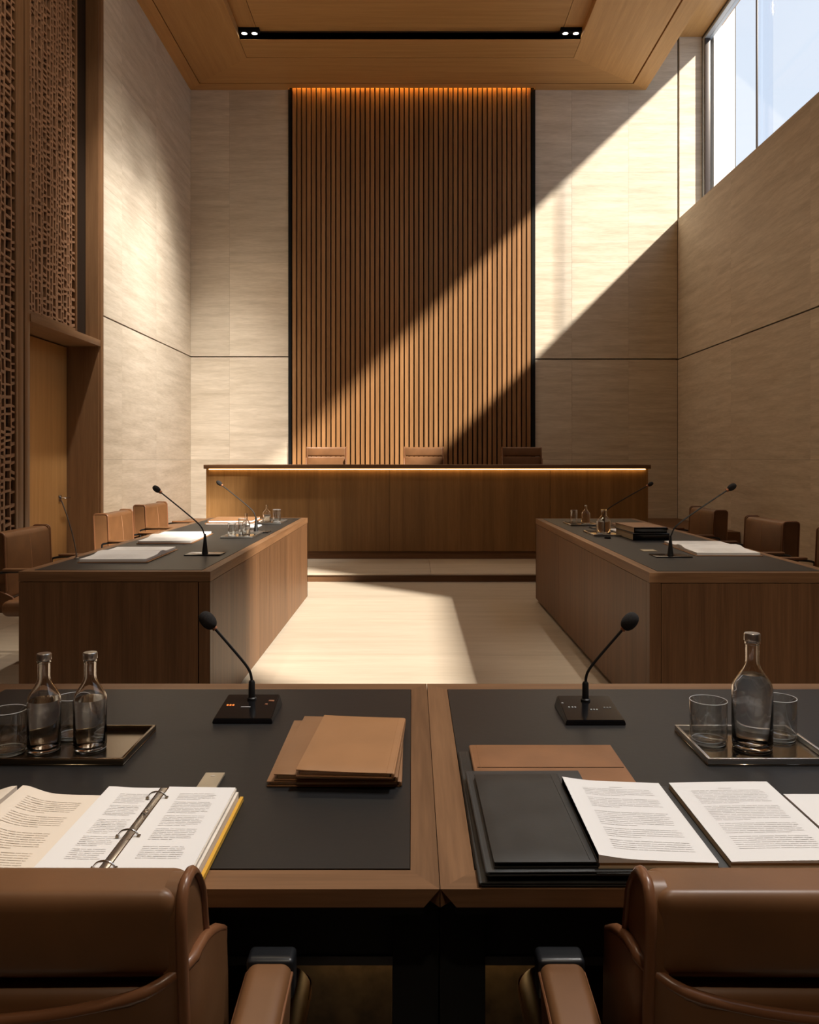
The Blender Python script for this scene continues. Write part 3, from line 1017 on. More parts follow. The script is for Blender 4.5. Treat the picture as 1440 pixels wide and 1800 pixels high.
    for k in range(5):
        a = 2 * PI * k / 5 + 0.3
        ca, sa = math.cos(a), math.sin(a)
        lg = obj('leg', tube(B(), [(0.02 * ca, 0.02 * sa, 0.10), (star * 0.58 * ca, star * 0.58 * sa, 0.088), (star * ca, star * sa, 0.070)], [0.022, 0.017, 0.011], 10), M['chrome'], t)
        bm = B()
        n0 = Vector((-sa, ca, 0))
        c0 = Vector((star * ca, star * sa, 0.027))
        tube(bm, [c0 - n0 * 0.02, c0 + n0 * 0.02], 0.027, 16)
        tube(bm, [c0 + Vector((0, 0, 0.02)), c0 + Vector((0, 0, 0.045))], 0.007, 8)
        obj('caster', bm, M['matte'], lg)
    if taper:
        for ch in t.children_recursive:
            if ch.name.startswith(('headrest', 'backrest', 'side_', 'back_shell', 'shell_')):
                for v in ch.data.vertices:
                    if v.co.z > 0.5:
                        v.co.x *= 1 + taper * min(0.17, max(0.0, top - v.co.z))
                        if ch.name.startswith(('headrest', 'side_')):
                            yy = ry0 + lean(v.co.z)
                            k = min(1.0, max(0.0, (v.co.z - (top - 0.14)) / 0.14)) ** 1.3
                            v.co.y = yy + (v.co.y - yy) * (1 - 0.42 * k)
    return t


cf = make_chair('brown leather armchair seen from behind at the front desk, on the left', 0.243, 0.8475, 0.748, group='chairs at the front desks', taper=0.12)
cf.location = (-0.489, 1.165, 0)
c = copy_tree(cf)
c.location = (0.497, 1.165, 0)
c['label'] = 'brown leather armchair seen from behind at the front desk, on the right'

cs = make_chair('tan leather chair nearest the viewer on the left, beside the lattice screen', 0.30, 0.865, None, True, group='chairs along the left desk', slim=True, star=0.20)
cs.location = (-2.20, 5.12, 0); cs.rotation_euler.z = -PI / 2
for x, y, rz, lab, grp in (
        (-2.22, 6.80, 0.02, 'tan leather chair in front of the timber jamb, middle of the left row', 'chairs along the left desk'),
        (-2.32, 8.06, -0.04, 'tan leather chair farthest back in the left row, in front of the stone wall', 'chairs along the left desk'),
        (2.36, 7.25, PI, 'brown leather chair farthest back along the right desk', 'chairs along the right desk'),
        (2.36, 5.97, PI + 0.03, 'brown leather chair in the middle of the row along the right desk', 'chairs along the right desk'),
        (2.38, 4.92, PI, 'brown leather chair nearest the viewer along the right desk, cut by the frame', 'chairs along the right desk')):
    c = copy_tree(cs)
    c.location = (x, y, 0)
    c.rotation_euler.z = -PI / 2 + rz
    c['label'] = lab; c['group'] = grp
cj = make_chair('high-backed leather chair behind the left third of the long bench', 0.275, 1.13, 0.995, group='chairs behind the long bench')
cj.location = (-1.235, 11.55, 0.35); cj.rotation_euler.z = PI
for x, lab in ((0.165, 'high-backed leather chair behind the middle of the long bench'),
               (1.575, 'high-backed leather chair behind the right part of the long bench, in shade')):
    c = copy_tree(cj)
    c.location = (x, 11.55, 0.35); c['label'] = lab

# ================================================================== MICROPHONES
def desk_mic(loc, label, mirror, lit):
    """front-desk microphone: wedge base, thin gooseneck, foam head leaning outwards"""
    s = mirror
    t = thing('desk_microphone', label, 'microphone', loc, group='microphones on the front desks')
    bm = B()
    w, d = 0.062, 0.066
    vs = [(-w, -d, 0), (w, -d, 0), (w, d, 0), (-w, d, 0),
          (-w + .003, -d + .003, 0.010), (w - .003, -d + .003, 0.010), (w - .006, d - .004, 0.024), (-w + .006, d - .004, 0.024)]
    V = [bm.verts.new(v) for v in vs]
    for f in ((0, 3, 2, 1), (4, 5, 6, 7), (0, 1, 5, 4), (1, 2, 6, 5), (2, 3, 7, 6), (3, 0, 4, 7)):
        bm.faces.new([V[i] for i in f])
    bmesh.ops.bevel(bm, geom=list(bm.edges), offset=0.0016, segments=2, affect='EDGES')
    base = obj('base', bm, M['gloss'], t)

    def onb(y): return 0.010 + (y + d) / (2 * d) * 0.014

    def btn(x, y, sx, sy, m, nm='button'):
        bm = B()
        box(bm, x - sx, x + sx, y - sy, y + sy, onb(y) - 0.001, onb(y) + 0.0012, 0.0004, 1)
        obj(nm, bm, m, base)
    if lit:
        for k in range(3):
            btn(-0.045 + k * 0.006, 0.004, 0.0019, 0.0022, M['redled'], 'indicator')
        btn(-0.005, -0.006, 0.010, 0.0016, M['mark'], 'mark')
        btn(0.036, 0.008, 0.003, 0.003, M['brass'])
        btn(0.044, 0.026, 0.006, 0.004, M['brass'])
    else:
        for x in (-0.042, -0.035, -0.029):
            btn(x, 0.000, 0.0018, 0.0026, M['mark'], 'mark')
        for x in (0.002, 0.008, 0.014):
            btn(x, -0.012, 0.0018, 0.0022, M['mark'], 'mark')
        for x in (0.032, 0.038, 0.044):
            btn(x, -0.002, 0.0020, 0.0024, M['mark'], 'mark')
        btn(-0.052, 0.022, 0.0022, 0.0022, M['mark'], 'mark')
    bx, by = 0.0, 0.035
    obj('collar', lathe(B(), [(0.0100, 0.020), (0.0100, 0.024), (0.0072, 0.026), (0.0068, 0.058), (0.0045, 0.062), (0.0, 0.063)], 20, (bx, by, 0)), M['matte'], t)
    pts = smooth_path([(bx, by, 0.055), (bx - s * 0.001, by, 0.068), (bx - s * 0.005, by, 0.082), (bx - s * 0.016, by - .002, 0.100), (bx - s * 0.045, by - 0.005, 0.136), (bx - s * 0.079, by - 0.009, 0.177)], 8)
    stem = obj('gooseneck', tube(B(), pts, 0.0030, 8), M['matte'], t)
    end = Vector(pts[-1]); dirv = (Vector(pts[-1]) - Vector(pts[-3])).normalized()
    bm = B(); tube(bm, [end - dirv * 0.004, end + dirv * 0.003], 0.0058, 14)
    obj('ring', bm, M['brass'], stem)
    bm = B()
    n = 14
    hp, hr = [], []
    for k in range(n + 1):
        a = PI * k / n
        hp.append(end + dirv * (0.021 - 0.0215 * math.cos(a)))
        hr.append(max(0.0006, 0.0158 * math.sin(a) ** 0.8))
    tube(bm, hp, hr, 18)
    obj('foam_head', bm, M['foam'], t, ang=80)
    return t


desk_mic((-0.347, 1.735, 0.7615), 'black gooseneck microphone with orange lights on the left front desk', 1, True)
desk_mic((0.372, 1.725, 0.7615), 'black gooseneck microphone with white markings on the right front desk', -1, False)


def tall_mic(loc, dx, h, label, grey=False, r=0.0040, name='gooseneck_microphone', flatbase=True, head=0.014, dy=0.0):
    t = thing(name, label, 'microphone', loc, group='microphones on the side desks')
    if flatbase:
        obj('base', box(B(), -0.10, 0.10, -0.075, 0.075, 0.0, 0.006, 0.002), M['gloss'], t)
    obj('collar', lathe(B(), [(0.018, 0.004), (0.017, 0.012), (0.011, 0.06), (0.006, 0.115), (0.0, 0.117)] if not grey else
                        [(0.014, 0.0), (0.014, 0.006), (0.005, 0.010), (0.005, 0.03), (0, 0.031)], 16), M['matte'] if not grey else M['chrome'], t)
    if grey:
        path = [(0, 0, 0.02), (dx * 0.18, dy * .2, h * 0.33), (dx * 0.6, dy * .6, h * 0.72), (dx, dy, h)]
    else:
        path = [(0, 0, 0.10), (dx * 0.02, 0, h * 0.33), (dx * 0.12, dy * .1, h * 0.47), (dx * 0.5, dy * .5, h * 0.71), (dx, dy, h)]
    pts = smooth_path(path, 8)
    stem = obj('gooseneck', tube(B(), pts, r, 8), M['greystem'] if grey else M['matte'], t)
    end = Vector(pts[-1]); dirv = (Vector(pts[-1]) - Vector(pts[-3])).normalized()
    obj('ring', tube(B(), [end - dirv * 0.008, end + dirv * 0.002], head * 0.55, 12), M['brass'], stem)
    hp, hr = [], []
    for k in range(11):
        a = PI * k / 10
        hp.append(end + dirv * (head * 1.5 - head * 1.52 * math.cos(a)))
        hr.append(max(0.0006, head * math.sin(a) ** 0.75))
    obj('foam_head' if not grey else 'microphone_head', tube(B(), hp, hr, 14), M['foam'] if not grey else M['greystem'], t, ang=80)
    return t


tall_mic((-1.180, 4.66, 0.7615), -0.255, 0.355, 'tall gooseneck microphone on the near end of the left desk, beside the open binder', head=0.017)
tall_mic((-1.160, 6.08, 0.7615), -0.255, 0.350, 'tall gooseneck microphone far down the left desk, behind the tray of glasses', head=0.016)
tall_mic((1.440, 4.57, 0.7615), 0.320, 0.370, 'tall gooseneck microphone on the near end of the right desk', head=0.018)
tall_mic((1.500, 6.42, 0.7615), 0.345, 0.335, 'tall gooseneck microphone far down the right desk, behind the carafe', head=0.016)
tall_mic((-1.825, 4.45, 0.760), -0.085, 0.325, 'thin grey gooseneck microphone at the outer edge of the left desk', grey=True, r=0.0035, flatbase=False, head=0.007)

# ================================================================== GLASSWARE AND TRAYS
def tray(x0, x1, y0, y1, z, label, metal='mirror', h=0.013, t_=0.006):
    cx, cy = (x0 + x1) / 2, (y0 + y1) / 2
    t = thing('serving_tray', label, 'tray', (cx, cy, z))
    w, d = (x1 - x0) / 2, (y1 - y0) / 2
    obj('tray_base', box(B(), -w, w, -d, d, 0.0, 0.003, 0.0008, 1), M[metal], t)
    for a in ((-w, w, -d, -d + t_), (-w, w, d - t_, d), (-w, -w + t_, -d + t_, d - t_), (w - t_, w, -d + t_, d - t_)):
        obj('rim', box(B(), a[0], a[1], a[2], a[3], 0.003, h, 0.0010, 2), M['bronze' if metal == 'bronze' else 'cap'], t)
    return t


def bottle(loc, R, H, label, group=None, cap=True, fill=0.62, neck=0.36, water=True, name='water_bottle', seg=40):
    """clear water bottle with straight neck; cap of polished metal"""
    t = thing(name, label, 'bottle', loc, group=group)
    rn = R * neck
    zs = H * 0.52
    zn = H * 0.76
    prof = [(0.0, 0.0), (R * 0.80, 0.0), (R * 0.96, H * 0.012), (R, H * 0.04), (R, zs)]
    for k in range(1, 9):
        u = k / 8
        e = u * u * (3 - 2 * u)
        prof.append((R + (rn - R) * e ** 0.92, zs + (zn - zs) * u))
    prof += [(rn, H * 0.90), (rn * 1.14, H * 0.905), (rn * 1.14, H * 0.925), (rn, H * 0.93), (rn, H * 0.96)]
    th = 0.0022
    inner = [(max(0.0, r - th), z) for r, z in prof[4:]]
    inner[0] = (R - th, H * 0.045)
    full = prof + list(reversed([(max(r - th, 0), z) for r, z in prof[5:]])) + [(R - th, zs), (R - th, H * 0.06), (R * 0.8, H * 0.035), (0.0, H * 0.030)]
    obj('glass_body', lathe(B(), full, seg, cap=False), M['bottle'], t, ang=50)
    for rr, zz in ((R * 0.93, 0.0016), (R * 0.80, H * 0.036)):
        obj('base_highlight_ring', tube(B(), [(rr * math.cos(2 * PI * k / seg), rr * math.sin(2 * PI * k / seg), zz) for k in range(seg)], 0.0009, 6, closed=True), M['glass_highlight'], t)  # painted highlight rings at the bottle base
    if water:
        zw = H * fill
        wp = [(0.0, H * 0.032), (R * 0.78, H * 0.036), (R - th * 1.3, H * 0.062), (R - th * 1.3, zs)]
        for k in range(1, 9):
            u = k / 8
            z = zs + (zn - zs) * u
            if z > zw:
                break
            e = u * u * (3 - 2 * u)
            wp.append((R + (rn - R) * e ** 0.92 - th * 1.3, z))
        wp.append((0.0, wp[-1][1]))
        obj('water', lathe(B(), wp, seg, cap=False), M['water'], t, ang=50)
    if cap:
        rc = rn * 1.22
        obj('cap', lathe(B(), [(0, H * 1.0), (rc * 0.92, H * 1.0), (rc, H * 0.992), (rc, H * 0.935), (rc * 0.9, H * 0.932), (0.0, H * 0.932)], 32, cap=False), M['cap'], t)
    return t


def tumbler(loc, R, H, label, group=None, fill=0.0, seg=40):
    t = thing('water_glass', label, 'glass', loc, group=group)
    th = 0.0016
    prof = [(0.0, 0.0), (R * 0.90, 0.0), (R * 0.985, H * 0.025), (R, H * 0.07), (R, H * 0.985), (R - th * 0.5, H), (R - th, H * 0.985), (R - th, H * 0.13), (R * 0.86, H * 0.085), (0.0, H * 0.075)]
    obj('glass_wall', lathe(B(), prof, seg, cap=False), M['glass'], t, ang=50)
    obj('rim', tube(B(), [(R * math.cos(2 * PI * k / seg) * .985, R * math.sin(2 * PI * k / seg) * .985, H) for k in range(seg)], 0.0007, 6, closed=True), M['glass_highlight'], t)  # pale ring painted as the bright highlight of the rim
    obj('glass_base', lathe(B(), [(0.0, 0.001), (R * 0.86, 0.001), (R * 0.93, H * 0.03), (R * 0.90, H * 0.075), (0.0, H * 0.07)], seg, cap=False), M['baseglass'], t)
    for rr, zz in ((R * 0.90, 0.0012), (R * 0.86, H * 0.085)):
        obj('base_highlight_ring', tube(B(), [(rr * math.cos(2 * PI * k / seg), rr * math.sin(2 * PI * k / seg), zz) for k in range(seg)], 0.0008, 6, closed=True), M['glass_highlight'], t)  # painted highlight rings at the tumbler base
    if fill:
        obj('water', lathe(B(), [(0.0, H * 0.09), (R * 0.85, H * 0.095), (R - th * 1.4, H * 0.14), (R - th * 1.4, H * fill), (0.0, H * fill)], seg, cap=False), M['water'], t)
    return t


ZT = 0.7615
tray(-0.84, -0.508, 1.44, 1.625, ZT, 'dark bronze tray under the bottles on the left front desk', metal='bronze')
zb = ZT + 0.0033
bottle((-0.598, 1.520, zb), 0.0295, 0.178, 'capped water bottle on the left front tray, the right one of the pair', 'bottles on the left front tray', fill=0.5)
bottle((-0.680, 1.512, zb), 0.0295, 0.178, 'capped water bottle on the left front tray, between the two glasses', 'bottles on the left front tray', fill=0.5)
tumbler((-0.728 - 0.012, 1.498, zb), 0.033, 0.078, 'clear tumbler at the left frame edge on the left front tray', 'glasses on the left front tray')
tumbler((-0.655, 1.582, zb), 0.031, 0.078, 'clear tumbler standing behind the two bottles on the left front tray', 'glasses on the left front tray')
tray(0.520, 0.742, 1.44, 1.625, ZT, 'shiny square tray under the tall bottle on the right front desk')
bottle((0.634, 1.528, zb), 0.0365, 0.212, 'tall capped water bottle on the right front desk', fill=0.66, neck=0.33)
tumbler((0.561, 1.552, zb), 0.0345, 0.080, 'clear tumbler left of the tall bottle on the right front tray', 'glasses on the right front tray')
tumbler((0.7035, 1.575, zb), 0.0335, 0.078, 'clear tumbler right of the tall bottle on the right front tray', 'glasses on the right front tray')

tray(-1.315, -1.095, 5.60, 6.0, ZT, 'small shiny tray of glassware halfway along the left desk')
tumbler((-1.26, 5.72, zb), 0.028, 0.095, 'small clear tumbler at the left end of the middle tray on the left desk', 'glasses on the left desk', seg=24)
tumbler((-1.215, 5.86, zb), 0.030, 0.115, 'taller clear tumbler behind the small one on the middle tray of the left desk', 'glasses on the left desk', seg=24)
bottle((-1.165, 5.74, zb), 0.028, 0.165, 'narrow open bottle on the middle tray of the left desk', cap=False, water=False, seg=24)
tray(-1.295, -1.095, 6.82, 7.20, ZT, 'small shiny tray at the far end of the left desk')
bottle((-1.235, 6.95, zb), 0.034, 0.160, 'small open bottle on the far tray of the left desk', cap=False, water=False, seg=24, neck=0.22)
tumbler((-1.155, 6.98, zb), 0.034, 0.110, 'clear tumbler on the far tray of the left desk', 'glasses on the left desk', seg=24)
tray(1.285, 1.520, 6.65, 7.0, ZT, 'small shiny tray at the far end of the right desk')
tumbler((1.345, 6.82, zb), 0.029, 0.115, 'clear tumbler on the far tray of the right desk', seg=24)
bottle((1.440, 6.80, zb), 0.037, 0.168, 'small open bottle on the far tray of the right desk', cap=False, water=False, seg=24, neck=0.3)
tray(1.275, 1.500, 5.75, 6.12, ZT, 'small shiny tray under the carafe on the right desk')
bottle((1.392, 5.95, zb), 0.050, 0.178, 'wide-necked glass carafe on the right desk', cap=False, water=False, name='carafe', seg=24, neck=0.40)
tumbler((1.335, 5.82, zb), 0.027, 0.095, 'clear tumbler in front of the carafe on the right desk', seg=24)

# ================================================================== FOLDERS AND PAPERS
def folder(loc, w, d, h, rz, label, m='tan', inner='cream', spine=1, name='leather_folder', cat='folder', group=None, lift=0.0):
    """closed folder: two thin covers, a rolled spine, sheets between; spine=+1 on the right, -1 on the left"""
    t = thing(name, label, cat, loc, rz, group)
    th = 0.0022
    W, D = w / 2, d / 2

    def up(p):
        # the free edge of the cover lifts a little
        f = max(0.0, (-p.x * spine + W) / (2 * W))
        return (p.x, p.y, p.z + lift * f * f)
    obj('cover', softbox(B(), (-W, -D, 0), (W, D, th), 0.0010, None, nr=1, nm=4), M[m], t)
    obj('cover', softbox(B(), (-W, -D, h - th), (W, D, h), 0.0010, up, nr=1, nm=8), M[m], t)
    obj('spine', softbox(B(), (spine * W - 0.003, -D, 0.0), (spine * W + 0.003, D, h), 0.0028, None, nr=3, nm=4), M[m], t)
    obj('sheets', box(B(), -W + 0.006, W - 0.005, -D + 0.005, D - 0.005, th, h - th), M[inner], t)
    st = B()
    tube(st, [(spine * (W - 0.010), -D + 0.004, h + 0.0002), (spine * (W - 0.010), D - 0.004, h + 0.0002)], 0.0005, 4)
    obj('stitching', st, M[m], t)
    return t


folder((-0.130, 1.505, ZT), 0.220, 0.315, 0.0095, 0.0, 'lowest tan leather folder in the stack of three', 'tan2', spine=1, group='tan folders')
folder((-0.122, 1.497, ZT + 0.0100), 0.202, 0.305, 0.0095, -0.035, 'middle tan leather folder in the stack of three', 'tan2', spine=1, group='tan folders', lift=0.002)
folder((-0.103, 1.470, ZT + 0.0225), 0.158, 0.285, 0.0095, -0.055, 'top tan leather folder, brightest of the stack of three', 'tan', spine=1, group='tan folders', lift=0.003)

folder((0.2285, 1.265, ZT), 0.284, 0.465, 0.0055, 0.0, 'widest black folder at the bottom of the pile on the right front desk', 'folio', 'folio', spine=-1, name='black_folder')
folder((0.236, 1.355, ZT + 0.0060), 0.258, 0.310, 0.0070, 0.0, 'cognac leather folder with a stitched band sticking out behind the black ones', 'cognac', spine=-1, name='cognac_folder')
o = [q for q in scene.objects if q.name.startswith('cognac_folder')][0]
obj('stitched_seam', tube(B(), [(-0.125, 0.043, 0.0072), (0.125, 0.043, 0.0072)], 0.0008, 5), M['darkbrown'], o)
folder((0.186, 1.200, ZT + 0.0135), 0.186, 0.335, 0.0060, 0.012, 'grey-black folder between the cognac one and the topmost black one', 'foliogrey', 'folio', spine=-1, name='black_folder')
folder((0.1685, 1.185, ZT + 0.0200), 0.133, 0.292, 0.0085, 0.010, 'topmost black leather folder beside the open white booklet', 'folio', 'folio', spine=1, name='black_folder')


def page(bm, x0, x1, y0, y1, zf, n=14, dz=0.0):
    g = []
    for i in range(n + 1):
        x = x0 + (x1 - x0) * i / n
        g.append((bm.verts.new((x, y0, zf(x) + dz)), bm.verts.new((x, y1, zf(x) + dz))))
    for a, b in zip(g, g[1:]):
        bm.faces.new((a[0], b[0], b[1], a[1]))


def page_solid(x0, x1, y0, y1, zf, zb, n=14):
    bm = B()
    g = []
    for i in range(n + 1):
        x = x0 + (x1 - x0) * i / n
        g.append([bm.verts.new(p) for p in ((x, y0, zb), (x, y1, zb), (x, y1, zf(x)), (x, y0, zf(x)))])
    for a, b in zip(g, g[1:]):
        for k in range(4):
            bm.faces.new((a[k], a[(k + 1) % 4], b[(k + 1) % 4], b[k]))
    bm.faces.new(g[0]); bm.faces.new(g[-1])
    bmesh.ops.recalc_face_normals(bm, faces=bm.faces)
    return bm


def text(x0, x1, y0, y1, zf, rows, seed, thick=0.0009, paras=(), title=True, wob=0.0, vertical=False):
    """rows of tiny print as thin strips that follow the sheet"""
    rnd = random.Random(seed)
    bm = B()

    def strip(a, b, y, h):
        n = max(1, int((b - a) / 0.02))
        pv = None
        for i in range(n + 1):
            x = a + (b - a) * i / n
            yy = y + wob * math.sin(x * 40 + seed)
            v = [bm.verts.new((x, yy - h, zf(x) + 0.0004)), bm.verts.new((x, yy + h, zf(x) + 0.0004))]
            if pv:
                bm.faces.new((pv[0], v[0], v[1], pv[1]))
            pv = v
    if title:
        m = (x0 + x1) / 2
        strip(m - 0.010, m + 0.010, y1 + 0.008, thick)
    for r in range(rows):
        if r in paras:
            continue
        y = y1 - (y1 - y0) * r / (rows - 1)
        end = x1 if (r + 1) not in paras else x0 + (x1 - x0) * (0.35 + 0.5 * rnd.random())
        x = x0
        while x < end - 0.004:
            w = 0.005 + rnd.random() * 0.016
            strip(x, min(end, x + w), y, thick * (0.55 + 0.35 * rnd.random()))
            x += w + 0.0014
    for f in bm.faces:
        if f.normal.z < 0:
            f.normal_flip()
    return bm


# white open booklet on black cover (right front desk)
bk = thing('open_booklet', 'open white two-page document in a black cover on the right front desk', 'booklet', (0.0, 0.0, ZT + 0.0135))
obj('cover', box(B(), 0.232, 0.562, 1.032, 1.300, 0.0005, 0.0040, 0.001), M['folio'], bk)
obj('back_cover', box(B(), 0.376, 0.562, 1.032, 1.300, -0.0133, 0.0005, 0.001), M['folio'], bk)


def z1f(x): return 0.0175 + 0.011 * max(0, (0.30 - x) / 0.07) ** 1.6 * 0.75 - 0.0035 * max(0, (x - 0.30) / 0.09)


def z2f(x): return 0.0155 + 0.002 * math.sin((x - 0.405) * 12)


lp = obj('left_pages', page_solid(0.2365, 0.3885, 1.040, 1.292, lambda x: z1f(x) - 0.0006, 0.004), M['block'], bk, ang=60)
obj('left_page', page_solid(0.2365, 0.3890, 1.038, 1.294, z1f, 0.0142), M['paper'], bk, ang=60)
bm = text(0.262, 0.368, 1.065, 1.262, z1f, 34, 4, paras=(5, 12, 13, 22, 28))
obj('printed_text', bm, M['ink'], [q for q in bk.children if q.name.startswith('left_page')][-1], flat=True)
obj('right_pages', page_solid(0.4045, 0.5580, 1.040, 1.290, lambda x: z2f(x) - 0.0006, 0.004), M['block'], bk, ang=60)
rp = obj('right_page', page_solid(0.4045, 0.5590, 1.038, 1.292, z2f, 0.0140), M['paper'], bk, ang=60)
obj('printed_text', text(0.428, 0.537, 1.072, 1.258, z2f, 34, 9, paras=(9, 19, 26)), M['ink'], rp, flat=True)
obj('spine_strip', box(B(), 0.3895, 0.4040, 1.033, 1.299, 0.004, 0.0075, 0.001), M['foliogrey'], bk)

# next document at the right frame edge
b2 = thing('document_folder', 'white document in a dark folder cut by the right frame edge', 'folder', (0.68, 1.16, ZT + 0.0))
obj('cover', box(B(), -0.110, 0.13, -0.125, 0.125, 0.0005, 0.012, 0.001), M['folio'], b2)
obj('sheet', box(B(), -0.100, 0.125, -0.120, 0.120, 0.012, 0.016), M['paper'], b2)
obj('stitched_edge', tube(B(), [(-0.106, -0.12, 0.0125), (-0.106, 0.12, 0.0125)], 0.0014, 6), M['brass'], b2)

# ring binder on the left front desk
rb = thing('ring_binder', 'open ring binder with yellow cover and printed pages on the left front desk', 'binder', (0, 0, ZT))
X0, X1, XS = -0.476, -0.276, -0.388
obj('cover', box(B(), X0 - 0.002, X1 + 0.010, 1.006, 1.292, 0.0005, 0.0035, 0.001), M['yellow'], rb)
obj('cover_edge', box(B(), X1 + 0.0050, X1 + 0.0100, 1.008, 1.290, 0.0035, 0.0080), M['yellow'], rb)


def zl(x): return 0.0225 + 0.006 * math.exp(-((x - X0) / 0.03) ** 2) * 0.4


def zr(x): return 0.0245 - 0.0015 * ((x - XS) / 0.11)


obj('left_pages', page_solid(X0, XS - 0.006, 1.014, 1.286, lambda x: zl(x) - 0.0008, 0.0035), M['whiteblock'], rb, ang=60)
pl = obj('left_page', page_solid(X0 - 0.001, XS - 0.006, 1.012, 1.288, zl, 0.020), M['paper'], rb, ang=60)
obj('printed_text', text(X0 + 0.026, XS - 0.016, 1.058, 1.262, zl, 40, 21, paras=(7, 15, 16, 26, 33), title=False), M['ink'], pl, flat=True)
obj('right_pages', page_solid(XS + 0.006, X1 + 0.0035, 1.010, 1.284, lambda x: zr(x) - 0.0055, 0.0035), M['whiteblock'], rb, ang=60)
obj('right_pages', page_solid(XS + 0.006, X1, 1.011, 1.286, lambda x: zr(x) - 0.0008, 0.0185), M['whiteblock'], rb, ang=60)
pr = obj('right_page', page_solid(XS + 0.006, X1 - 0.002, 1.012, 1.288, zr, 0.0222), M['paper'], rb, ang=60)
obj('printed_text', text(XS + 0.030, X1 - 0.024, 1.058, 1.262, zr, 40, 22, paras=(5, 14, 22, 30, 31, 32), title=False), M['ink'], pr, flat=True)
mech = obj('ring_spine', box(B(), XS - 0.0055, XS + 0.0055, 1.010, 1.286, 0.012, 0.0240, 0.002), M['cap'], rb)
for s in (-1, 1):
    obj('spine_rail', tube(B(), [(XS + s * 0.0058, 1.011, 0.0245), (XS + s * 0.0058, 1.285, 0.0245)], 0.0009, 6), M['bronze'], mech)
for yy in (1.245, 1.118, 1.030):
    lp_ = [(XS + 0.0145 * math.cos(a), yy, 0.0215 + 0.0125 * math.sin(a)) for a in [PI * k / 14 for k in range(15)]]
    obj('ring', tube(B(), lp_, 0.0014, 8), M['chrome'], mech)
    for sx in (-1, 1):
        obj('ring_foot', box(B(), XS + sx * 0.0145 - 0.002, XS + sx * 0.0145 + 0.002, yy - 0.003, yy + 0.003, 0.0235, 0.0262), M['bronze'], mech)
obj('clasp', box(B(), XS - 0.003, XS + 0.003, 1.188, 1.198, 0.024, 0.0275, 0.001), M['chrome'], mech)

# cream open book at the left frame edge
cb = thing('open_book', 'open cream-paged book left of the ring binder on the left front desk', 'book', (0, 0, ZT))
obj('cover', box(B(), -0.775, -0.481, 1.000, 1.292, 0.0003, 0.0030, 0.001), M['cognac'], cb)


def zc(x): return 0.0135 + 0.0130 * math.exp(-((x + 0.612) / 0.032) ** 2) - 0.0030 * ((x + 0.61) / 0.13)


def zd(x): return 0.0140 + 0.0120 * math.exp(-((x + 0.622) / 0.030) ** 2)


cp = obj('right_page', page_solid(-0.6125, -0.4835, 1.004, 1.288, zc, 0.003, 20), M['cream'], cb, ang=60)
obj('printed_text', text(-0.592, -0.508, 1.045, 1.258, zc, 34, 31, paras=(7, 14, 15, 24), title=False, wob=0.0012), M['inkdark'], cp, flat=True)
obj('left_page', page_solid(-0.770, -0.6215, 1.004, 1.288, zd, 0.003, 20), M['cream'], cb, ang=60)
# small metal tag behind the binder
tg = thing('metal_tag', 'small pale metal tag lying behind the ring binder', 'tag', (-0.336, 1.352, ZT))
obj('tag_plate', box(B(), -0.0165, 0.0165, -0.046, 0.046, 0.0, 0.005, 0.001), M['tag'], tg)
obj('tag_mark', box(B(), -0.004, 0.003, 0.028, 0.032, 0.0049, 0.0054), M['inkdark'], tg)


# open binders on the side desks (spine across the desk)
def side_binder(cx, cy, w, d, rz, label, under='cream'):
    t = thing('open_binder', label, 'binder', (cx, cy, ZT), rz, 'open binders on the side desks')
    W, D = w / 2, d / 2
    obj('cover', box(B(), -W - 0.008, W + 0.012, -D - 0.008, D + 0.008, 0.0, 0.004, 0.001), M['tan2'], t)
    for s in (-1, 1):
        def f(p, s=s):
            y = p.y * s
            return (p.x, p.y, p.z + (0.012 * math.exp(-((y - 0.02) / 0.05) ** 2) if p.z > 0.015 else 0))
        bm = softbox(B(), (-W, 0.006 if s > 0 else -D, 0.004), (W, D if s > 0 else -0.006, 0.020), 0.002, f, nr=1, nm=10)
        pg = obj('page_block', bm, M['paper'], t, ang=60)
        bm = B()
        for k in range(14):
            yy = s * (0.06 + (D - 0.09) * k / 13)
            for x0, x1 in ((-W + 0.05, -0.02 + 0.03 * ((k * 5) % 3)), (0.02, W - 0.06 - 0.03 * ((k * 7) % 3))):
                zz = 0.0203 + 0.012 * math.exp(-((abs(yy) - 0.02) / 0.05) ** 2)
                v = [bm.verts.new(p) for p in ((x0, yy - .0012, zz), (x1, yy - .0012, zz), (x1, yy + .0012, zz), (x0, yy + .0012, zz))]
                bm.faces.new(v)
        obj('printed_text', bm, M['ink'], pg, flat=True)
    obj('ring_spine', box(B(), -W + 0.02, W - 0.02, -0.006, 0.006, 0.004, 0.016, 0.002), M['bronze'], t)
    return t


side_binder(-1.575, 4.58, 0.345, 0.60, 0.03, 'open binder nearest the viewer on the left desk')
side_binder(-1.605, 5.58, 0.335, 0.68, 0.05, 'second open binder on the left desk, in front of the farthest chair')
side_binder(1.775, 4.90, 0.350, 0.66, -0.03, 'open binder on the right desk beside the tall microphone')

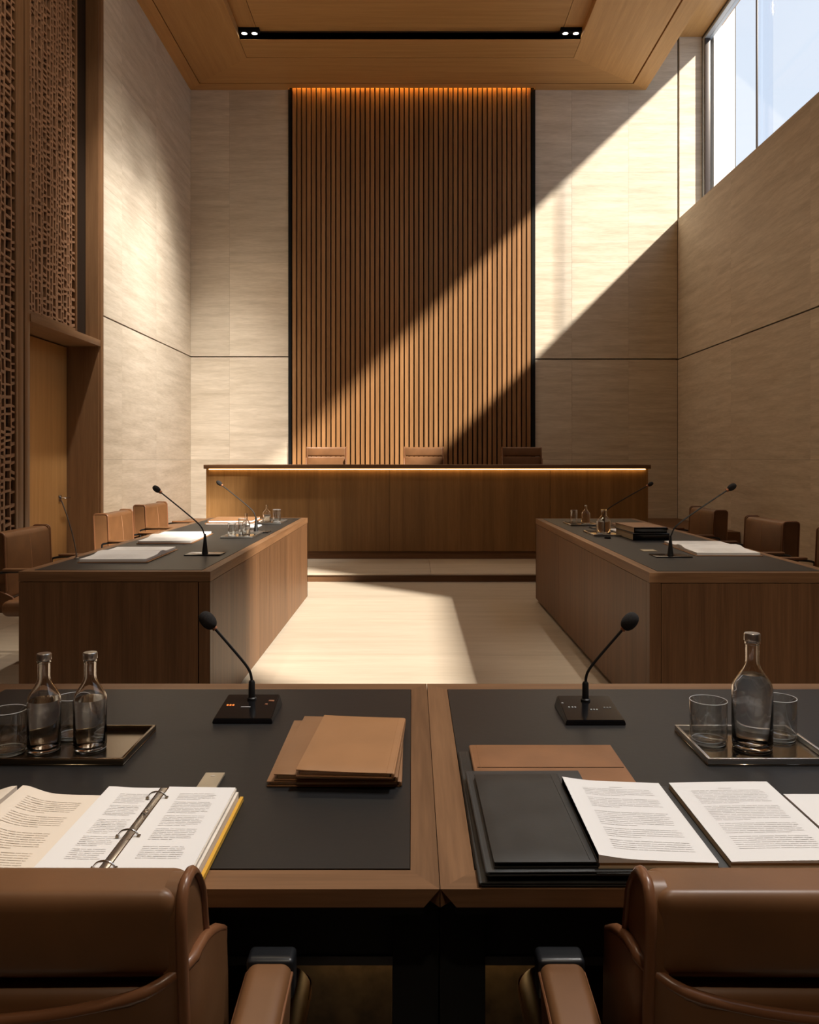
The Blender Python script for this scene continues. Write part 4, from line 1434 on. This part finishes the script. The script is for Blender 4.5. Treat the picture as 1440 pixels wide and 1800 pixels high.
folder((-1.52, 7.02, ZT), 0.40, 0.44, 0.014, 0.0, 'lower tan folder at the far end of the left desk', 'tan', 'paper', spine=-1)
folder((-1.525, 7.04, ZT + 0.0145), 0.37, 0.42, 0.020, 0.03, 'upper orange-tan folder at the far end of the left desk', 'tan', 'paper', spine=-1)
o = thing('paper_sheets', 'loose white sheets beside the far tan folders on the left desk', 'paper', (-1.285, 6.60, ZT))
for k in range(3):
    obj('sheet', box(B(), -0.055 + .004 * k, 0.055 - .003 * k, -0.10, 0.10, 0.0 + .003 * k, 0.0025 + .003 * k), M['paper'], o)
folder((1.80, 6.55, ZT), 0.34, 0.50, 0.016, -0.02, 'brown folder behind the black binders on the right desk', 'cognac', 'paper', spine=1)
o = thing('paper_sheets', 'loose white sheets left of the black binders on the right desk', 'paper', (1.545, 6.18, ZT))
for k in range(3):
    obj('sheet', box(B(), -0.05 + .004 * k, 0.045 - .003 * k, -0.12, 0.12, 0.0 + .003 * k, 0.0025 + .003 * k), M['paper'], o)


def box_binder(loc, w, d, h, rz, label):
    """lever-arch binder lying flat: spine towards the viewer, page edges at its left side"""
    t = thing('black_binder', label, 'binder', loc, rz, 'black binders on the right desk')
    W, D = w / 2, d / 2
    obj('cover', box(B(), -W, W, -D, D, 0, 0.003, 0.001), M['folio'], t)
    obj('cover', box(B(), -W, W, -D, D, h - 0.003, h, 0.001), M['tan2' if 'upper' in label else 'folio'], t)
    obj('spine', softbox(B(), (-W, -D - 0.004, 0), (W, -D + 0.006, h), 0.005, None, nr=2, nm=3), M['gloss'], t)
    obj('page_block', box(B(), -W + 0.004, W - 0.006, -D + 0.008, D - 0.006, 0.003, h - 0.003), M['block'], t)
    return t


box_binder((1.588, 5.68, ZT), 0.245, 0.44, 0.048, 0.02, 'lower thick black binder of the two stacked on the right desk')
box_binder((1.582, 5.69, ZT + 0.0485), 0.225, 0.43, 0.038, 0.05, 'upper black binder of the two stacked on the right desk')
cd = thing('name_card', 'small bronze card lying left of the tall microphone on the right desk', 'card', (1.395, 4.84, ZT))
obj('card_plate', box(B(), -0.040, 0.040, -0.045, 0.045, 0, 0.004, 0.001), M['tag'], cd)
pk = thing('table_button', 'small black button in front of the carafe tray on the right desk', 'button', (1.335, 5.60, ZT))
obj('button_body', lathe(B(), [(0, 0), (0.022, 0), (0.022, 0.008), (0.017, 0.013), (0, 0.014)], 20, cap=False), M['black'], pk)

# warm downlight over the foreground papers (one of the ceiling coffer's lamps)
spot('foreground_lamp', (-1.6, 0.4, 7.28), (-0.72, 1.16, 0.78), 260, 10, 0.9, (1.0, 0.75, 0.48), 0.08)
